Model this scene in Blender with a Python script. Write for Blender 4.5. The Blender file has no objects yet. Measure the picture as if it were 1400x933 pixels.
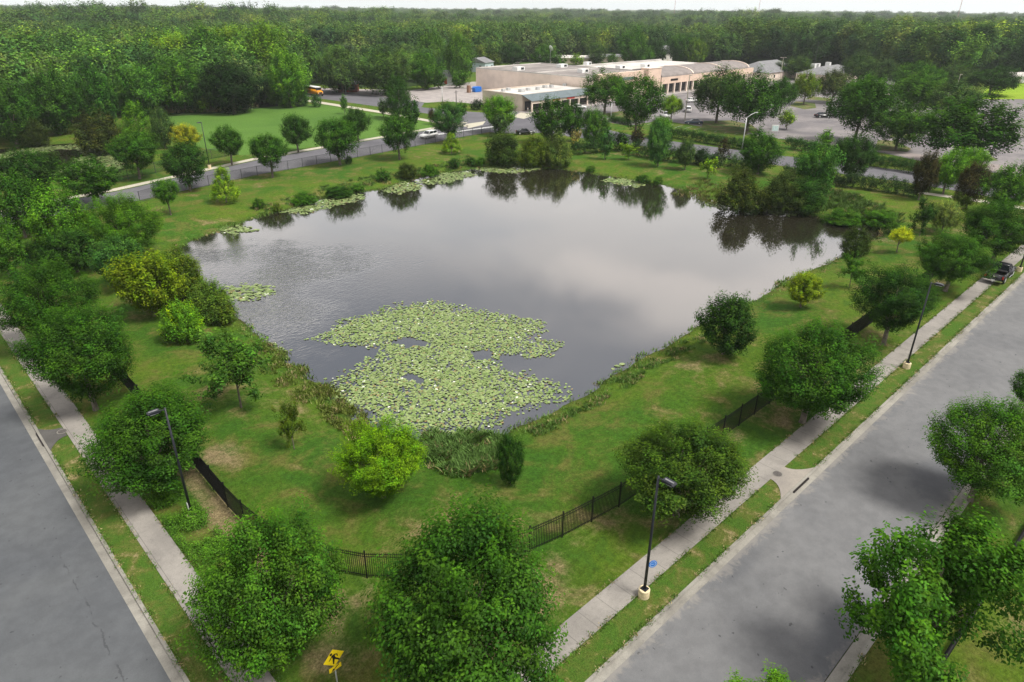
import bpy, bmesh, math, random
import numpy as np
from mathutils import Matrix, Vector
C = bpy.context.scene
COL = C.collection
R_ = math.radians

# ---------------------------------------------------------------- camera
H = 29.0
PITCH, ROLL, YAW = R_(26.0), R_(0.45), R_(44.0)
FPX, CX, CY = 933.0, 700.0, 466.5
FWD = np.array([math.sin(YAW)*math.cos(PITCH), math.cos(YAW)*math.cos(PITCH), -math.sin(PITCH)])
_r = np.array([math.cos(YAW), -math.sin(YAW), 0.0])
_u = np.cross(_r, FWD)
RT = math.cos(ROLL)*_r + math.sin(ROLL)*_u
UP = -math.sin(ROLL)*_r + math.cos(ROLL)*_u
cam_data = bpy.data.cameras.new('camera')
cam = bpy.data.objects.new('camera', cam_data)
COL.objects.link(cam)
cam.matrix_world = Matrix(((RT[0], UP[0], -FWD[0], 0), (RT[1], UP[1], -FWD[1], 0), (RT[2], UP[2], -FWD[2], H), (0, 0, 0, 1)))
cam_data.sensor_width = 36.0
cam_data.lens = 36.0*FPX/1400.0
cam_data.clip_start, cam_data.clip_end = 0.3, 20000.0
C.camera = cam

# ---------------------------------------------------------------- sky, sun, exposure
SUN_EL, SUN_AZ = R_(58.0), R_(158.0)      # azimuth clockwise from +Y
w = bpy.data.worlds.new('World'); C.world = w; w.use_nodes = True
nt = w.node_tree; nt.nodes.clear()
def N(tree, t, **kw):
    n = tree.nodes.new(t)
    for k, v in kw.items(): setattr(n, k, v)
    return n
out = N(nt, 'ShaderNodeOutputWorld'); bg = N(nt, 'ShaderNodeBackground'); bg.inputs[1].default_value = 0.080
sky = N(nt, 'ShaderNodeTexSky', sky_type='NISHITA', sun_disc=False, sun_elevation=SUN_EL, sun_rotation=SUN_AZ)
tc = N(nt, 'ShaderNodeTexCoord'); sep = N(nt, 'ShaderNodeSeparateXYZ'); nt.links.new(tc.outputs['Generated'], sep.inputs[0])
def mth(tree, op, a, b=None, clamp=False):
    n = N(tree, 'ShaderNodeMath', operation=op, use_clamp=clamp)
    for i, v in enumerate((a, b)):
        if v is None: continue
        if isinstance(v, (int, float)): n.inputs[i].default_value = v
        else: tree.links.new(v, n.inputs[i])
    return n.outputs[0]
zc = mth(nt, 'ADD', mth(nt, 'MAXIMUM', sep.outputs[2], 0.0), 0.12)
cmb = N(nt, 'ShaderNodeCombineXYZ')
nt.links.new(mth(nt, 'DIVIDE', sep.outputs[0], zc), cmb.inputs[0]); nt.links.new(mth(nt, 'DIVIDE', sep.outputs[1], zc), cmb.inputs[1])
def ramp(tree, fac, stops, interp='EASE'):
    r = N(tree, 'ShaderNodeValToRGB'); r.color_ramp.interpolation = interp
    els = r.color_ramp.elements
    while len(els) < len(stops): els.new(0.5)
    for e, (p, c) in zip(els, stops):
        e.position = p; e.color = tuple(c)+(1,) if len(c) == 3 else c
    tree.links.new(fac, r.inputs[0]); return r.outputs[0]
def noise(tree, vec, scale, detail=4, rough=0.55, dist=0.0):
    n = N(tree, 'ShaderNodeTexNoise'); n.inputs['Scale'].default_value = scale; n.inputs['Detail'].default_value = detail
    n.inputs['Roughness'].default_value = rough; n.inputs['Distortion'].default_value = dist
    if vec is not None: tree.links.new(vec, n.inputs['Vector'])
    return n.outputs['Fac']
n1 = noise(nt, cmb.outputs[0], 0.75, 5, 0.5, 0.3)
cloud = ramp(nt, n1, [(0.26, (5.2, 5.6, 6.2)), (0.42, (7.7, 7.6, 7.6)), (0.53, (9.6, 9.2, 8.9)), (0.68, (8.8, 8.5, 8.3)), (0.80, (7.0, 6.9, 7.0))])
def gapmask(px, py, r0, r1):
    d = FWD+(px-CX)/FPX*RT-(py-CY)/FPX*UP; d = d/np.linalg.norm(d); k = -d[2]+0.12
    vd = N(nt, 'ShaderNodeVectorMath', operation='DISTANCE'); nt.links.new(cmb.outputs[0], vd.inputs[0]); vd.inputs[1].default_value = (d[0]/k, d[1]/k, 0)
    n = N(nt, 'ShaderNodeMapRange', interpolation_type='SMOOTHSTEP'); nt.links.new(mth(nt, 'ADD', vd.outputs['Value'], mth(nt, 'MULTIPLY', mth(nt, 'SUBTRACT', n1, 0.5), 1.2)), n.inputs[0])
    for i, x in enumerate((r0, r1, 1.0, 0.0)): n.inputs[i+1].default_value = x
    return n.outputs[0]
# openings in the cloud: blue-grey sky low in the direction the camera looks
for (px_, py_, a_, b_, st_) in ((425, 530, 0.22, 0.80, 0.95), (830, 500, 0.16, 0.52, 0.80), (845, 430, 0.08, 0.30, 0.45), (960, 560, 0.1, 0.45, 0.45), (1180, 335, 0.0, 0.3, 0.3)):
    mg = N(nt, 'ShaderNodeMix', data_type='RGBA'); mg.inputs['B'].default_value = (2.3, 2.7, 3.5, 1)
    nt.links.new(mth(nt, 'MULTIPLY', gapmask(px_, py_, a_, b_), st_), mg.inputs['Factor']); nt.links.new(cloud, mg.inputs['A']); cloud = mg.outputs['Result']
mixc = N(nt, 'ShaderNodeMix', data_type='RGBA'); mixc.inputs['Factor'].default_value = 0.96
nt.links.new(sky.outputs[0], mixc.inputs['A']); nt.links.new(cloud, mixc.inputs['B'])
hz = ramp(nt, sep.outputs[2], [(0.0, (1, 1, 1)), (0.10, (0.75, 0.75, 0.75)), (0.34, (0, 0, 0))], 'LINEAR')
mixh = N(nt, 'ShaderNodeMix', data_type='RGBA'); mixh.inputs['B'].default_value = (11.0, 11.3, 11.3, 1)
nt.links.new(hz, mixh.inputs['Factor']); nt.links.new(mixc.outputs['Result'], mixh.inputs['A'])
nt.links.new(mixh.outputs['Result'], bg.inputs[0]); nt.links.new(bg.outputs[0], out.inputs[0])

sd = bpy.data.lights.new('sun', 'SUN'); sd.energy = 3.2; sd.angle = R_(16.0); sd.color = (1.0, 0.96, 0.88)
sun = bpy.data.objects.new('sun', sd); COL.objects.link(sun)
sv = Vector((math.sin(SUN_AZ)*math.cos(SUN_EL), math.cos(SUN_AZ)*math.cos(SUN_EL), math.sin(SUN_EL)))
sun.rotation_euler = sv.to_track_quat('Z', 'Y').to_euler()
C.view_settings.view_transform = 'Standard'; C.view_settings.look = 'None'
C.view_settings.exposure = 0.48; C.view_settings.gamma = 1.0; C.view_settings.use_curve_mapping = False
C.render.engine = 'CYCLES'
C.cycles.use_denoising = True; C.cycles.max_bounces = 5; C.cycles.diffuse_bounces = 1; C.cycles.glossy_bounces = 3
C.cycles.transmission_bounces = 3; C.cycles.transparent_max_bounces = 6; C.cycles.volume_bounces = 0
C.cycles.caustics_reflective = False; C.cycles.caustics_refractive = False; C.cycles.use_adaptive_sampling = True

# ---------------------------------------------------------------- helpers
def G(px, py, z=0.0):
    """where the sight line through a point of the photograph meets the level z"""
    d = FWD + (px-CX)/FPX*RT - (py-CY)/FPX*UP
    t = (z-H)/d[2]
    return (float(t*d[0]), float(t*d[1]))
def PX(x, y, z):
    v = np.array([x, y, z-H]); k = v@FWD
    return CX+FPX*(v@RT)/k, CY-FPX*(v@UP)/k
def tag(o, label=None, cat=None, group=None, kind=None):
    if label: o['label'] = label
    if cat: o['category'] = cat
    if group: o['group'] = group
    if kind: o['kind'] = kind
    return o
def link(name, me, parent=None, mat=None):
    o = bpy.data.objects.new(name, me); COL.objects.link(o)
    if parent: o.parent = parent
    if mat is not None and me is not None and not me.materials: me.materials.append(mat)
    return o
def empty(name, x, y, z=0.0, rz=0.0):
    o = bpy.data.objects.new(name, None); COL.objects.link(o); o.location = (x, y, z); o.rotation_euler = (0, 0, rz)
    o.empty_display_size = 0.3; return o
def copy_tree(o, parent=None):
    c = o.copy(); COL.objects.link(c); c.parent = parent
    for ch in list(o.children): copy_tree(ch, c)
    return c

class MB:
    """collects simple shapes into one mesh"""
    def __init__(s): s.v, s.f = [], []
    def box(s, c, d, M=None, taper=(1, 1)):
        b = len(s.v)
        for z in (-1, 1):
            tx, ty = taper if z > 0 else (1, 1)
            for x, y in ((-1, -1), (1, -1), (1, 1), (-1, 1)):
                p = Vector((c[0]+x*d[0]/2*tx, c[1]+y*d[1]/2*ty, c[2]+z*d[2]/2))
                s.v.append(tuple(M @ p) if M else tuple(p))
        for q in ((3, 2, 1, 0), (4, 5, 6, 7), (0, 1, 5, 4), (1, 2, 6, 5), (2, 3, 7, 6), (3, 0, 4, 7)): s.f.append([b+i for i in q])
        return s
    def tube(s, pts, rad, n=8, cap=True):
        b = len(s.v); pts = [Vector(p) for p in pts]
        for i, p in enumerate(pts):
            d = (pts[min(i+1, len(pts)-1)]-pts[max(i-1, 0)]).normalized()
            a = d.orthogonal().normalized() if abs(d.z) < 0.99 else Vector((1, 0, 0)); bb = d.cross(a).normalized(); a = bb.cross(d)
            r = rad[i] if isinstance(rad, (list, tuple)) else rad
            for k in range(n):
                t = 2*math.pi*k/n; s.v.append(tuple(p+a*math.cos(t)*r+bb*math.sin(t)*r))
        for i in range(len(pts)-1):
            for k in range(n): s.f.append([b+i*n+k, b+i*n+(k+1) % n, b+(i+1)*n+(k+1) % n, b+(i+1)*n+k])
        if cap:
            s.f.append([b+k for k in range(n)][::-1]); s.f.append([b+(len(pts)-1)*n+k for k in range(n)])
        return s
    def prism(s, prof, y0, y1, M=None, inset=None):
        """outline in x,z extruded along y"""
        b = len(s.v); n = len(prof)
        for y in (y0, y1):
            for (x, z) in prof:
                p = Vector((x, y, z)); s.v.append(tuple(M @ p) if M else tuple(p))
        s.f.append([b+i for i in range(n)][::-1] if y1 > y0 else [b+i for i in range(n)])
        s.f.append([b+n+i for i in range(n)] if y1 > y0 else [b+n+i for i in range(n)][::-1])
        for i in range(n): 
            j = (i+1) % n; s.f.append([b+i, b+j, b+n+j, b+n+i] if y1 < y0 else [b+j, b+i, b+n+i, b+n+j][::-1])
        return s
    def quad(s, *p):
        b = len(s.v); s.v += [tuple(q) for q in p]; s.f.append([b+i for i in range(len(p))]); return s
    def mesh(s, name, smooth=False, bevel=0.0):
        me = bpy.data.meshes.new(name); me.from_pydata(s.v, [], s.f)
        bm = bmesh.new(); bm.from_mesh(me)
        bmesh.ops.recalc_face_normals(bm, faces=bm.faces)
        if bevel: bmesh.ops.bevel(bm, geom=list(bm.edges), offset=bevel, segments=2, affect='EDGES', clamp_overlap=True)
        bm.to_mesh(me); bm.free()
        if smooth: me.polygons.foreach_set('use_smooth', [True]*len(me.polygons))
        return me
    def build(s, name, mat, parent=None, smooth=False, bevel=0.0):
        me = s.mesh(name, smooth, bevel); me.materials.append(mat); return link(name, me, parent)

# ---------------------------------------------------------------- materials
def newmat(name):
    m = bpy.data.materials.new(name); m.use_nodes = True; t = m.node_tree; t.nodes.clear()
    o = N(t, 'ShaderNodeOutputMaterial'); return m, t, o
def coords(t, space='Object'):
    c = N(t, 'ShaderNodeTexCoord'); return c.outputs[space]
def worldpos(t):
    return N(t, 'ShaderNodeNewGeometry').outputs['Position']
def mixrgb(t, f, a, b, mode='MIX'):
    m = N(t, 'ShaderNodeMix', data_type='RGBA', blend_type=mode)
    for k, v in (('Factor', f), ('A', a), ('B', b)):
        i = m.inputs[k] if k != 'Factor' else m.inputs[0]
        if k == 'A': i = m.inputs[6]
        if k == 'B': i = m.inputs[7]
        if isinstance(v, (int, float)): i.default_value = v
        elif isinstance(v, tuple): i.default_value = v if len(v) == 4 else v+(1,)
        else: t.links.new(v, i)
    return m.outputs[2]
def maprange(t, v, a, b, c=0.0, d=1.0):
    n = N(t, 'ShaderNodeMapRange', interpolation_type='SMOOTHSTEP'); t.links.new(v, n.inputs[0])
    for i, x in enumerate((a, b, c, d)): n.inputs[i+1].default_value = x
    return n.outputs[0]
def bump(t, h, strength=0.3, dist=0.05):
    b = N(t, 'ShaderNodeBump'); b.inputs['Strength'].default_value = strength; b.inputs['Distance'].default_value = dist
    t.links.new(h, b.inputs['Height']); return b.outputs[0]
def princ(t, o, col, rough=0.8, metal=0.0, spec=0.3, nrm=None):
    p = N(t, 'ShaderNodeBsdfPrincipled')
    if isinstance(col, tuple): p.inputs['Base Color'].default_value = col if len(col) == 4 else col+(1,)
    else: t.links.new(col, p.inputs['Base Color'])
    if isinstance(rough, (int, float)): p.inputs['Roughness'].default_value = rough
    else: t.links.new(rough, p.inputs['Roughness'])
    p.inputs['Metallic'].default_value = metal; p.inputs['Specular IOR Level'].default_value = spec
    if nrm is not None: t.links.new(nrm, p.inputs['Normal'])
    t.links.new(p.outputs[0], o.inputs[0]); return p
def worn(name, col, rough=0.6, metal=0.0, var=0.25, scale=6.0, spec=0.4):
    """plain material with a little uneven wear"""
    m, t, o = newmat(name); n = noise(t, coords(t), scale, 5, 0.6)
    dark = tuple(c*(1-var) for c in col); lite = tuple(min(1, c*(1+var*0.6)) for c in col)
    princ(t, o, mixrgb(t, maprange(t, n, 0.3, 0.7), dark, lite), rough, metal, spec); return m

# lawn
m, t, o = newmat('lawn'); pos = worldpos(t)
big = noise(t, pos, 0.045, 3, 0.6, 0.6); mid = noise(t, pos, 0.35, 5, 0.65, 0.4); fine = noise(t, pos, 2.6, 5, 0.8); tiny = noise(t, pos, 9.0, 4, 0.8)
g = mixrgb(t, maprange(t, big, 0.35, 0.65), (0.046, 0.120, 0.011), (0.090, 0.150, 0.013))
g = mixrgb(t, maprange(t, mid, 0.44, 0.66, 0, 0.8), g, (0.140, 0.135, 0.034))
g = mixrgb(t, maprange(t, mid, 0.28, 0.46, 0.55, 0), g, (0.035, 0.105, 0.014))
at = N(t, 'ShaderNodeAttribute', attribute_name='dirt'); 
dn = mth(t, 'ADD', at.outputs['Fac'], mth(t, 'MULTIPLY', mth(t, 'SUBTRACT', mid, 0.5), 1.6))
dn = mth(t, 'ADD', dn, mth(t, 'MULTIPLY', mth(t, 'SUBTRACT', fine, 0.5), 0.7))
g = mixrgb(t, maprange(t, dn, 0.35, 0.95, 0, 0.92), g, mixrgb(t, maprange(t, tiny, 0.3, 0.7), (0.19, 0.145, 0.075), (0.32, 0.25, 0.14)))
aw = N(t, 'ShaderNodeAttribute', attribute_name='mud')
g = mixrgb(t, aw.outputs['Fac'], g, (0.035, 0.028, 0.014))
g = mixrgb(t, 1.0, g, mixrgb(t, maprange(t, fine, 0.25, 0.75), (0.62, 0.62, 0.62), (1.3, 1.3, 1.3)), 'MULTIPLY')
g = mixrgb(t, 1.0, g, mixrgb(t, maprange(t, tiny, 0.3, 0.7), (0.7, 0.7, 0.7), (1.25, 1.25, 1.25)), 'MULTIPLY')
princ(t, o, g, 0.95, 0, 0.1, bump(t, mth(t, 'ADD', fine, tiny), 0.9, 0.12)); M_LAWN = m

def flatgrass(name, a, b, scale=0.3):
    m, t, o = newmat(name); pos = worldpos(t)
    f = noise(t, pos, scale, 4, 0.6, 0.4); k = noise(t, pos, 5.0, 4, 0.75)
    g = mixrgb(t, maprange(t, f, 0.35, 0.65), a, b)
    g = mixrgb(t, 1.0, g, mixrgb(t, maprange(t, k, 0.25, 0.75), (0.6, 0.6, 0.6), (1.3, 1.3, 1.3)), 'MULTIPLY')
    princ(t, o, g, 0.95, 0, 0.1, bump(t, k, 0.7, 0.1)); return m
M_FIELD = flatgrass('mown_field', (0.070, 0.150, 0.026), (0.095, 0.190, 0.032), 0.03)
M_YFIELD = flatgrass('yellow_field', (0.20, 0.32, 0.02), (0.26, 0.37, 0.03), 0.03)
M_FLOOR = flatgrass('forest_floor', (0.016, 0.034, 0.010), (0.035, 0.060, 0.016), 0.1)
M_ISLAND = flatgrass('dry_island_grass', (0.07, 0.13, 0.025), (0.17, 0.15, 0.07), 0.35)
# verge: patchy, half dry
m, t, o = newmat('verge_grass'); pos = worldpos(t)
a = noise(t, pos, 0.55, 5, 0.7, 0.5); k = noise(t, pos, 4.0, 5, 0.8); k2 = noise(t, pos, 13.0, 3, 0.7)
g = mixrgb(t, maprange(t, a, 0.40, 0.62), (0.062, 0.130, 0.016), (0.112, 0.132, 0.028))
g = mixrgb(t, maprange(t, mth(t, 'ADD', a, mth(t, 'MULTIPLY', mth(t, 'SUBTRACT', k, 0.5), 0.5)), 0.56, 0.72), g, (0.27, 0.22, 0.11))
g = mixrgb(t, 1.0, g, mixrgb(t, maprange(t, k2, 0.25, 0.75), (0.6, 0.6, 0.6), (1.35, 1.35, 1.35)), 'MULTIPLY')
g = mixrgb(t, 1.0, g, mixrgb(t, maprange(t, k, 0.25, 0.75), (0.75, 0.75, 0.75), (1.2, 1.2, 1.2)), 'MULTIPLY')
princ(t, o, g, 0.95, 0, 0.1, bump(t, mth(t, 'ADD', k, k2), 0.9, 0.08)); M_VERGE = m

def asphalt(name, base, dark, blotch=True, crack=None):
    m, t, o = newmat(name); pos = worldpos(t)
    a = noise(t, pos, 0.10, 4, 0.55, 0.5); k = noise(t, pos, 1.1, 5, 0.65); s = noise(t, pos, 26.0, 3, 0.8)
    g = mixrgb(t, maprange(t, a, 0.34, 0.66), dark, base)
    g = mixrgb(t, 1.0, g, mixrgb(t, maprange(t, k, 0.3, 0.7), (0.90, 0.90, 0.90), (1.08, 1.08, 1.08)), 'MULTIPLY')
    g = mixrgb(t, 1.0, g, mixrgb(t, maprange(t, s, 0.3, 0.7), (0.90, 0.90, 0.90), (1.08, 1.08, 1.08)), 'MULTIPLY')
    # faint tar specks
    sp = noise(t, pos, 3.2, 2, 0.4)
    g = mixrgb(t, maprange(t, sp, 0.735, 0.76, 0, 0.6), g, (0.03, 0.03, 0.035))
    if crack:
        sx = N(t, 'ShaderNodeSeparateXYZ'); t.links.new(pos, sx.inputs[0])
        wob = mth(t, 'MULTIPLY', mth(t, 'SUBTRACT', noise(t, pos, 0.5, 6, 0.7), 0.5), 1.0)
        for (axis, c0, lo, hi) in crack:
            d = mth(t, 'ABSOLUTE', mth(t, 'SUBTRACT', mth(t, 'ADD', sx.outputs[axis], wob), c0))
            ln = maprange(t, d, 0.02, 0.055, 1, 0)
            brk = maprange(t, noise(t, pos, 0.9, 3, 0.6), 0.44, 0.56)
            r1 = maprange(t, sx.outputs[1-axis], lo, lo+1.5); r2 = maprange(t, sx.outputs[1-axis], hi-1.5, hi, 1, 0)
            f = mth(t, 'MULTIPLY', mth(t, 'MULTIPLY', ln, brk), mth(t, 'MULTIPLY', r1, r2))
            g = mixrgb(t, mth(t, 'MULTIPLY', f, 0.5), g, (0.03, 0.03, 0.033))
    princ(t, o, g, 0.82, 0, 0.25, bump(t, s, 0.25, 0.01)); return m
M_ROAD_R = asphalt('asphalt_grey', (0.165, 0.166, 0.170), (0.132, 0.134, 0.140))
M_ROAD_L = asphalt('asphalt_dark', (0.104, 0.110, 0.117), (0.083, 0.089, 0.098), crack=[(0, 2.15, 27, 41)])
M_ROAD_B = asphalt('asphalt_back', (0.145, 0.142, 0.158), (0.110, 0.108, 0.122))
M_LOT = asphalt('asphalt_lot', (0.235, 0.215, 0.215), (0.150, 0.140, 0.148))
def concrete(name, lite, dark, joint_axis=None, spacing=1.5):
    m, t, o = newmat(name); pos = worldpos(t)
    a = noise(t, pos, 0.35, 5, 0.65, 0.4); k = noise(t, pos, 3.0, 5, 0.7); s = noise(t, pos, 20.0, 3, 0.8)
    g = mixrgb(t, maprange(t, a, 0.3, 0.68), dark, lite)
    g = mixrgb(t, maprange(t, k, 0.52, 0.78, 0, 0.5), g, tuple(c*0.62 for c in dark))
    g = mixrgb(t, 1.0, g, mixrgb(t, maprange(t, s, 0.3, 0.7), (0.88, 0.88, 0.88), (1.1, 1.1, 1.1)), 'MULTIPLY')
    if joint_axis is not None:
        sx = N(t, 'ShaderNodeSeparateXYZ'); t.links.new(pos, sx.inputs[0])
        fr = mth(t, 'FRACT', mth(t, 'DIVIDE', sx.outputs[joint_axis], spacing))
        d = mth(t, 'ABSOLUTE', mth(t, 'SUBTRACT', fr, 0.5))
        g = mixrgb(t, maprange(t, d, 0.482, 0.494, 0, 0.65), g, (0.10, 0.095, 0.085))
    princ(t, o, g, 0.9, 0, 0.2, bump(t, s, 0.2, 0.01)); return m
M_SW_R = concrete('sidewalk_concrete', (0.295, 0.275, 0.25), (0.210, 0.196, 0.180), 0)
M_SW_L = concrete('sidewalk_concrete_across', (0.295, 0.275, 0.25), (0.210, 0.196, 0.180), 1)
M_KERB = concrete('kerb_concrete', (0.31, 0.295, 0.26), (0.19, 0.18, 0.16))
M_APRON = concrete('apron_concrete', (0.32, 0.29, 0.25), (0.23, 0.21, 0.19))
M_DARKAPRON = concrete('stained_concrete', (0.11, 0.105, 0.10), (0.08, 0.077, 0.073))
M_PAVE = concrete('lot_concrete', (0.40, 0.36, 0.345), (0.29, 0.265, 0.26))
M_WALKFAR = worn('pale_path', (0.48, 0.45, 0.36), 0.9)
# water
m, t, o = newmat('pond_water'); pos = worldpos(t)
mp = N(t, 'ShaderNodeMapping'); mp.inputs['Rotation'].default_value = (0, 0, R_(70)); mp.inputs['Scale'].default_value = (1.0, 2.6, 1.0); t.links.new(pos, mp.inputs[0])
rip = noise(t, mp.outputs[0], 1.25, 3, 0.6, 0.6)
fine_r = noise(t, pos, 0.5, 3, 0.5)
dn_ = N(t, 'ShaderNodeVectorMath', operation='DISTANCE'); t.links.new(pos, dn_.inputs[0])
rc = G(335, 400, -0.9); dn_.inputs[1].default_value = (rc[0], rc[1], -0.9)
zone = maprange(t, mth(t, 'ADD', dn_.outputs['Value'], mth(t, 'MULTIPLY', fine_r, 14.0)), 12, 34, 1, 0)
gust = maprange(t, noise(t, pos, 0.06, 2, 0.5), 0.4, 0.6, 0.25, 1.0)
amp = mth(t, 'MULTIPLY', mth(t, 'ADD', mth(t, 'MULTIPLY', zone, gust), 0.012), 0.34)
bp = N(t, 'ShaderNodeBump'); bp.inputs['Distance'].default_value = 0.30; t.links.new(amp, bp.inputs['Strength']); t.links.new(rip, bp.inputs['Height'])
df = N(t, 'ShaderNodeBsdfDiffuse'); df.inputs[0].default_value = (0.030, 0.027, 0.017, 1)
gl = N(t, 'ShaderNodeBsdfGlossy'); gl.inputs['Roughness'].default_value = 0.035; gl.inputs[0].default_value = (1.0, 0.97, 0.96, 1)
t.links.new(bp.outputs[0], gl.inputs['Normal'])
fr = N(t, 'ShaderNodeFresnel'); fr.inputs['IOR'].default_value = 1.5; t.links.new(bp.outputs[0], fr.inputs['Normal'])
ms = N(t, 'ShaderNodeMixShader'); t.links.new(mth(t, 'ADD', mth(t, 'MULTIPLY', fr.outputs[0], 0.75), 0.40, True), ms.inputs[0]); t.links.new(df.outputs[0], ms.inputs[1]); t.links.new(gl.outputs[0], ms.inputs[2]); t.links.new(ms.outputs[0], o.inputs[0])
M_WATER = m
# leaves: colour of the object times the tint of each spray
def leafmat(name, forest=False):
    m, t, o = newmat(name)
    at = N(t, 'ShaderNodeAttribute', attribute_name='tint')
    oi = N(t, 'ShaderNodeObjectInfo')
    if forest:
        base = ramp(t, oi.outputs['Random'], [(0.0, (0.026, 0.066, 0.022)), (0.25, (0.052, 0.112, 0.026)), (0.45, (0.034, 0.078, 0.032)), (0.7, (0.085, 0.155, 0.030)), (0.85, (0.068, 0.110, 0.050)), (1.0, (0.160, 0.230, 0.034))], 'LINEAR')
    else: base = oi.outputs['Color']
    c = mixrgb(t, 1.0, base, at.outputs['Color'], 'MULTIPLY')
    d = N(t, 'ShaderNodeBsdfDiffuse'); t.links.new(c, d.inputs[0])
    tr = N(t, 'ShaderNodeBsdfTranslucent'); t.links.new(mixrgb(t, 1.0, c, (1.25, 1.35, 0.7), 'MULTIPLY'), tr.inputs[0])
    mx = N(t, 'ShaderNodeMixShader'); mx.inputs[0].default_value = 0.09; t.links.new(d.outputs[0], mx.inputs[1]); t.links.new(tr.outputs[0], mx.inputs[2])
    gg = N(t, 'ShaderNodeBsdfGlossy'); gg.inputs['Roughness'].default_value = 0.5; gg.inputs[0].default_value = (0.9, 1, 0.95, 1)
    m2 = N(t, 'ShaderNodeMixShader'); m2.inputs[0].default_value = 0.004; t.links.new(mx.outputs[0], m2.inputs[1]); t.links.new(gg.outputs[0], m2.inputs[2])
    t.links.new(m2.outputs[0], o.inputs[0]); return m
M_LEAF = leafmat('leaves'); M_FLEAF = leafmat('forest_leaves', True)
M_BARK = worn('bark', (0.17, 0.145, 0.12), 0.95, 0, 0.45, 9.0, 0.1)
M_BLACK = worn('black_metal', (0.016, 0.018, 0.026), 0.45, 0.0, 0.3, 5)
M_FENCE = worn('black_fence_paint', (0.006, 0.006, 0.007), 0.6, 0.0, 0.3, 5, 0.2)
M_SILVER = worn('galvanised_metal', (0.55, 0.56, 0.56), 0.45, 0.3)
M_LENS = worn('lamp_lens', (0.75, 0.78, 0.8), 0.2)
M_TAN = worn('painted_concrete_base', (0.72, 0.60, 0.38), 0.8, 0, 0.25, 4)
M_WHITE = worn('white_paint', (0.78, 0.78, 0.77), 0.35, 0, 0.05)
M_CARBLACK = worn('black_car_paint', (0.012, 0.012, 0.016), 0.18, 0, 0.1, 2, 0.7)
M_CARBLUE = worn('dark_blue_car_paint', (0.025, 0.045, 0.075), 0.2, 0, 0.1, 2, 0.7)
M_GLASS = worn('dark_glass', (0.015, 0.02, 0.025), 0.06, 0, 0.2, 2, 0.8)
M_CHROME = worn('chrome', (0.75, 0.75, 0.76), 0.15, 1.0, 0.08)
M_RUBBER = worn('tyre_rubber', (0.02, 0.02, 0.02), 0.9)
M_RED = worn('red_lens', (0.45, 0.03, 0.02), 0.3)
M_BUS = worn('bus_yellow', (0.78, 0.32, 0.015), 0.4, 0, 0.12, 2)
M_YSIGN = worn('sign_yellow', (0.95, 0.70, 0.01), 0.5, 0, 0.06, 4)
M_SIGNBLACK = worn('sign_black', (0.012, 0.008, 0.008), 0.6)
M_BLUE = worn('blue_plastic', (0.02, 0.17, 0.62), 0.4, 0, 0.1)
M_CREAM = worn('cream_stucco', (0.80, 0.67, 0.58), 0.9, 0, 0.14, 0.25, 0.1)
M_TANWALL = worn('tan_stucco', (0.60, 0.51, 0.42), 0.9, 0, 0.16, 0.3, 0.1)
M_PEACH = worn('peach_stucco', (0.70, 0.53, 0.43), 0.9, 0, 0.10, 0.3, 0.1)
M_ROOF = worn('flat_roof_membrane', (0.27, 0.245, 0.235), 0.95, 0, 0.28, 0.12, 0.1)
M_PALEROOF = worn('pale_roof_membrane', (0.58, 0.55, 0.52), 0.95, 0, 0.22, 0.12, 0.1)
M_METALROOF = worn('blue_grey_metal_roof', (0.14, 0.175, 0.19), 0.5, 0.1, 0.15, 0.5)
M_BARREL = worn('brown_barrel_roof', (0.23, 0.20, 0.19), 0.6, 0, 0.2, 0.6)
M_GREYROOF = worn('grey_shingle_roof', (0.20, 0.20, 0.21), 0.9, 0, 0.15, 0.5)
M_REDSIGN = worn('red_sign', (0.55, 0.04, 0.04), 0.5)
M_SHOPDARK = worn('shop_glass', (0.03, 0.033, 0.036), 0.2, 0, 0.3, 1)
M_MULCH = worn('mulch', (0.16, 0.12, 0.10), 0.95, 0, 0.4, 8)
M_BRICKRED = worn('red_shed_paint', (0.25, 0.06, 0.04), 0.8)
M_WEED = leafmat('weed_blades')

# ---------------------------------------------------------------- terrain
def poly_px(pts, z=0.0): return [G(x, y, z) for x, y in pts]
WZ = -0.9
POND = poly_px([(246,340),(262,330),(300,318),(335,303),(360,296),(385,290),(440,272),(500,262),(520,260),(560,247),(600,238),(645,232),(700,228),(760,231),(800,237),(835,242),(880,250),(920,257),(960,268),(985,278),(1040,288),(1100,293),(1150,302),(1185,310),(1208,318),(1205,325),(1180,330),(1160,343),(1145,352),(1110,368),(1080,378),(1040,403),(1000,424),(950,445),(900,476),(860,497),(830,515),(800,540),(760,556),(720,576),(680,598),(640,605),(590,605),(540,590),(500,578),(470,556),(445,530),(420,510),(390,490),(360,462),(330,435),(312,420),(300,400),(280,385),(262,360)], WZ)
POND2 = poly_px([(-90,262),(-90,225),(-20,207),(40,200),(100,197),(150,204),(168,216),(172,230),(150,240),(110,245),(60,250),(0,258)], WZ)
def pdist(P, poly):
    """signed distance, positive outside"""
    P = np.asarray(P); n = len(poly); poly = np.array(poly)
    dmin = np.full(len(P), 1e9); inside = np.zeros(len(P), bool)
    for i in range(n):
        a, b = poly[i], poly[(i+1) % n]; ab = b-a; tt = np.clip(((P-a)@ab)/(ab@ab), 0, 1)
        q = a+tt[:, None]*ab; dmin = np.minimum(dmin, np.hypot(*(P-q).T))
        c = ((a[1] > P[:, 1]) != (b[1] > P[:, 1])) & (P[:, 0] < (b[0]-a[0])*(P[:, 1]-a[1])/(b[1]-a[1]+1e-12)+a[0])
        inside ^= c
    return np.where(inside, -dmin, dmin)
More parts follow.
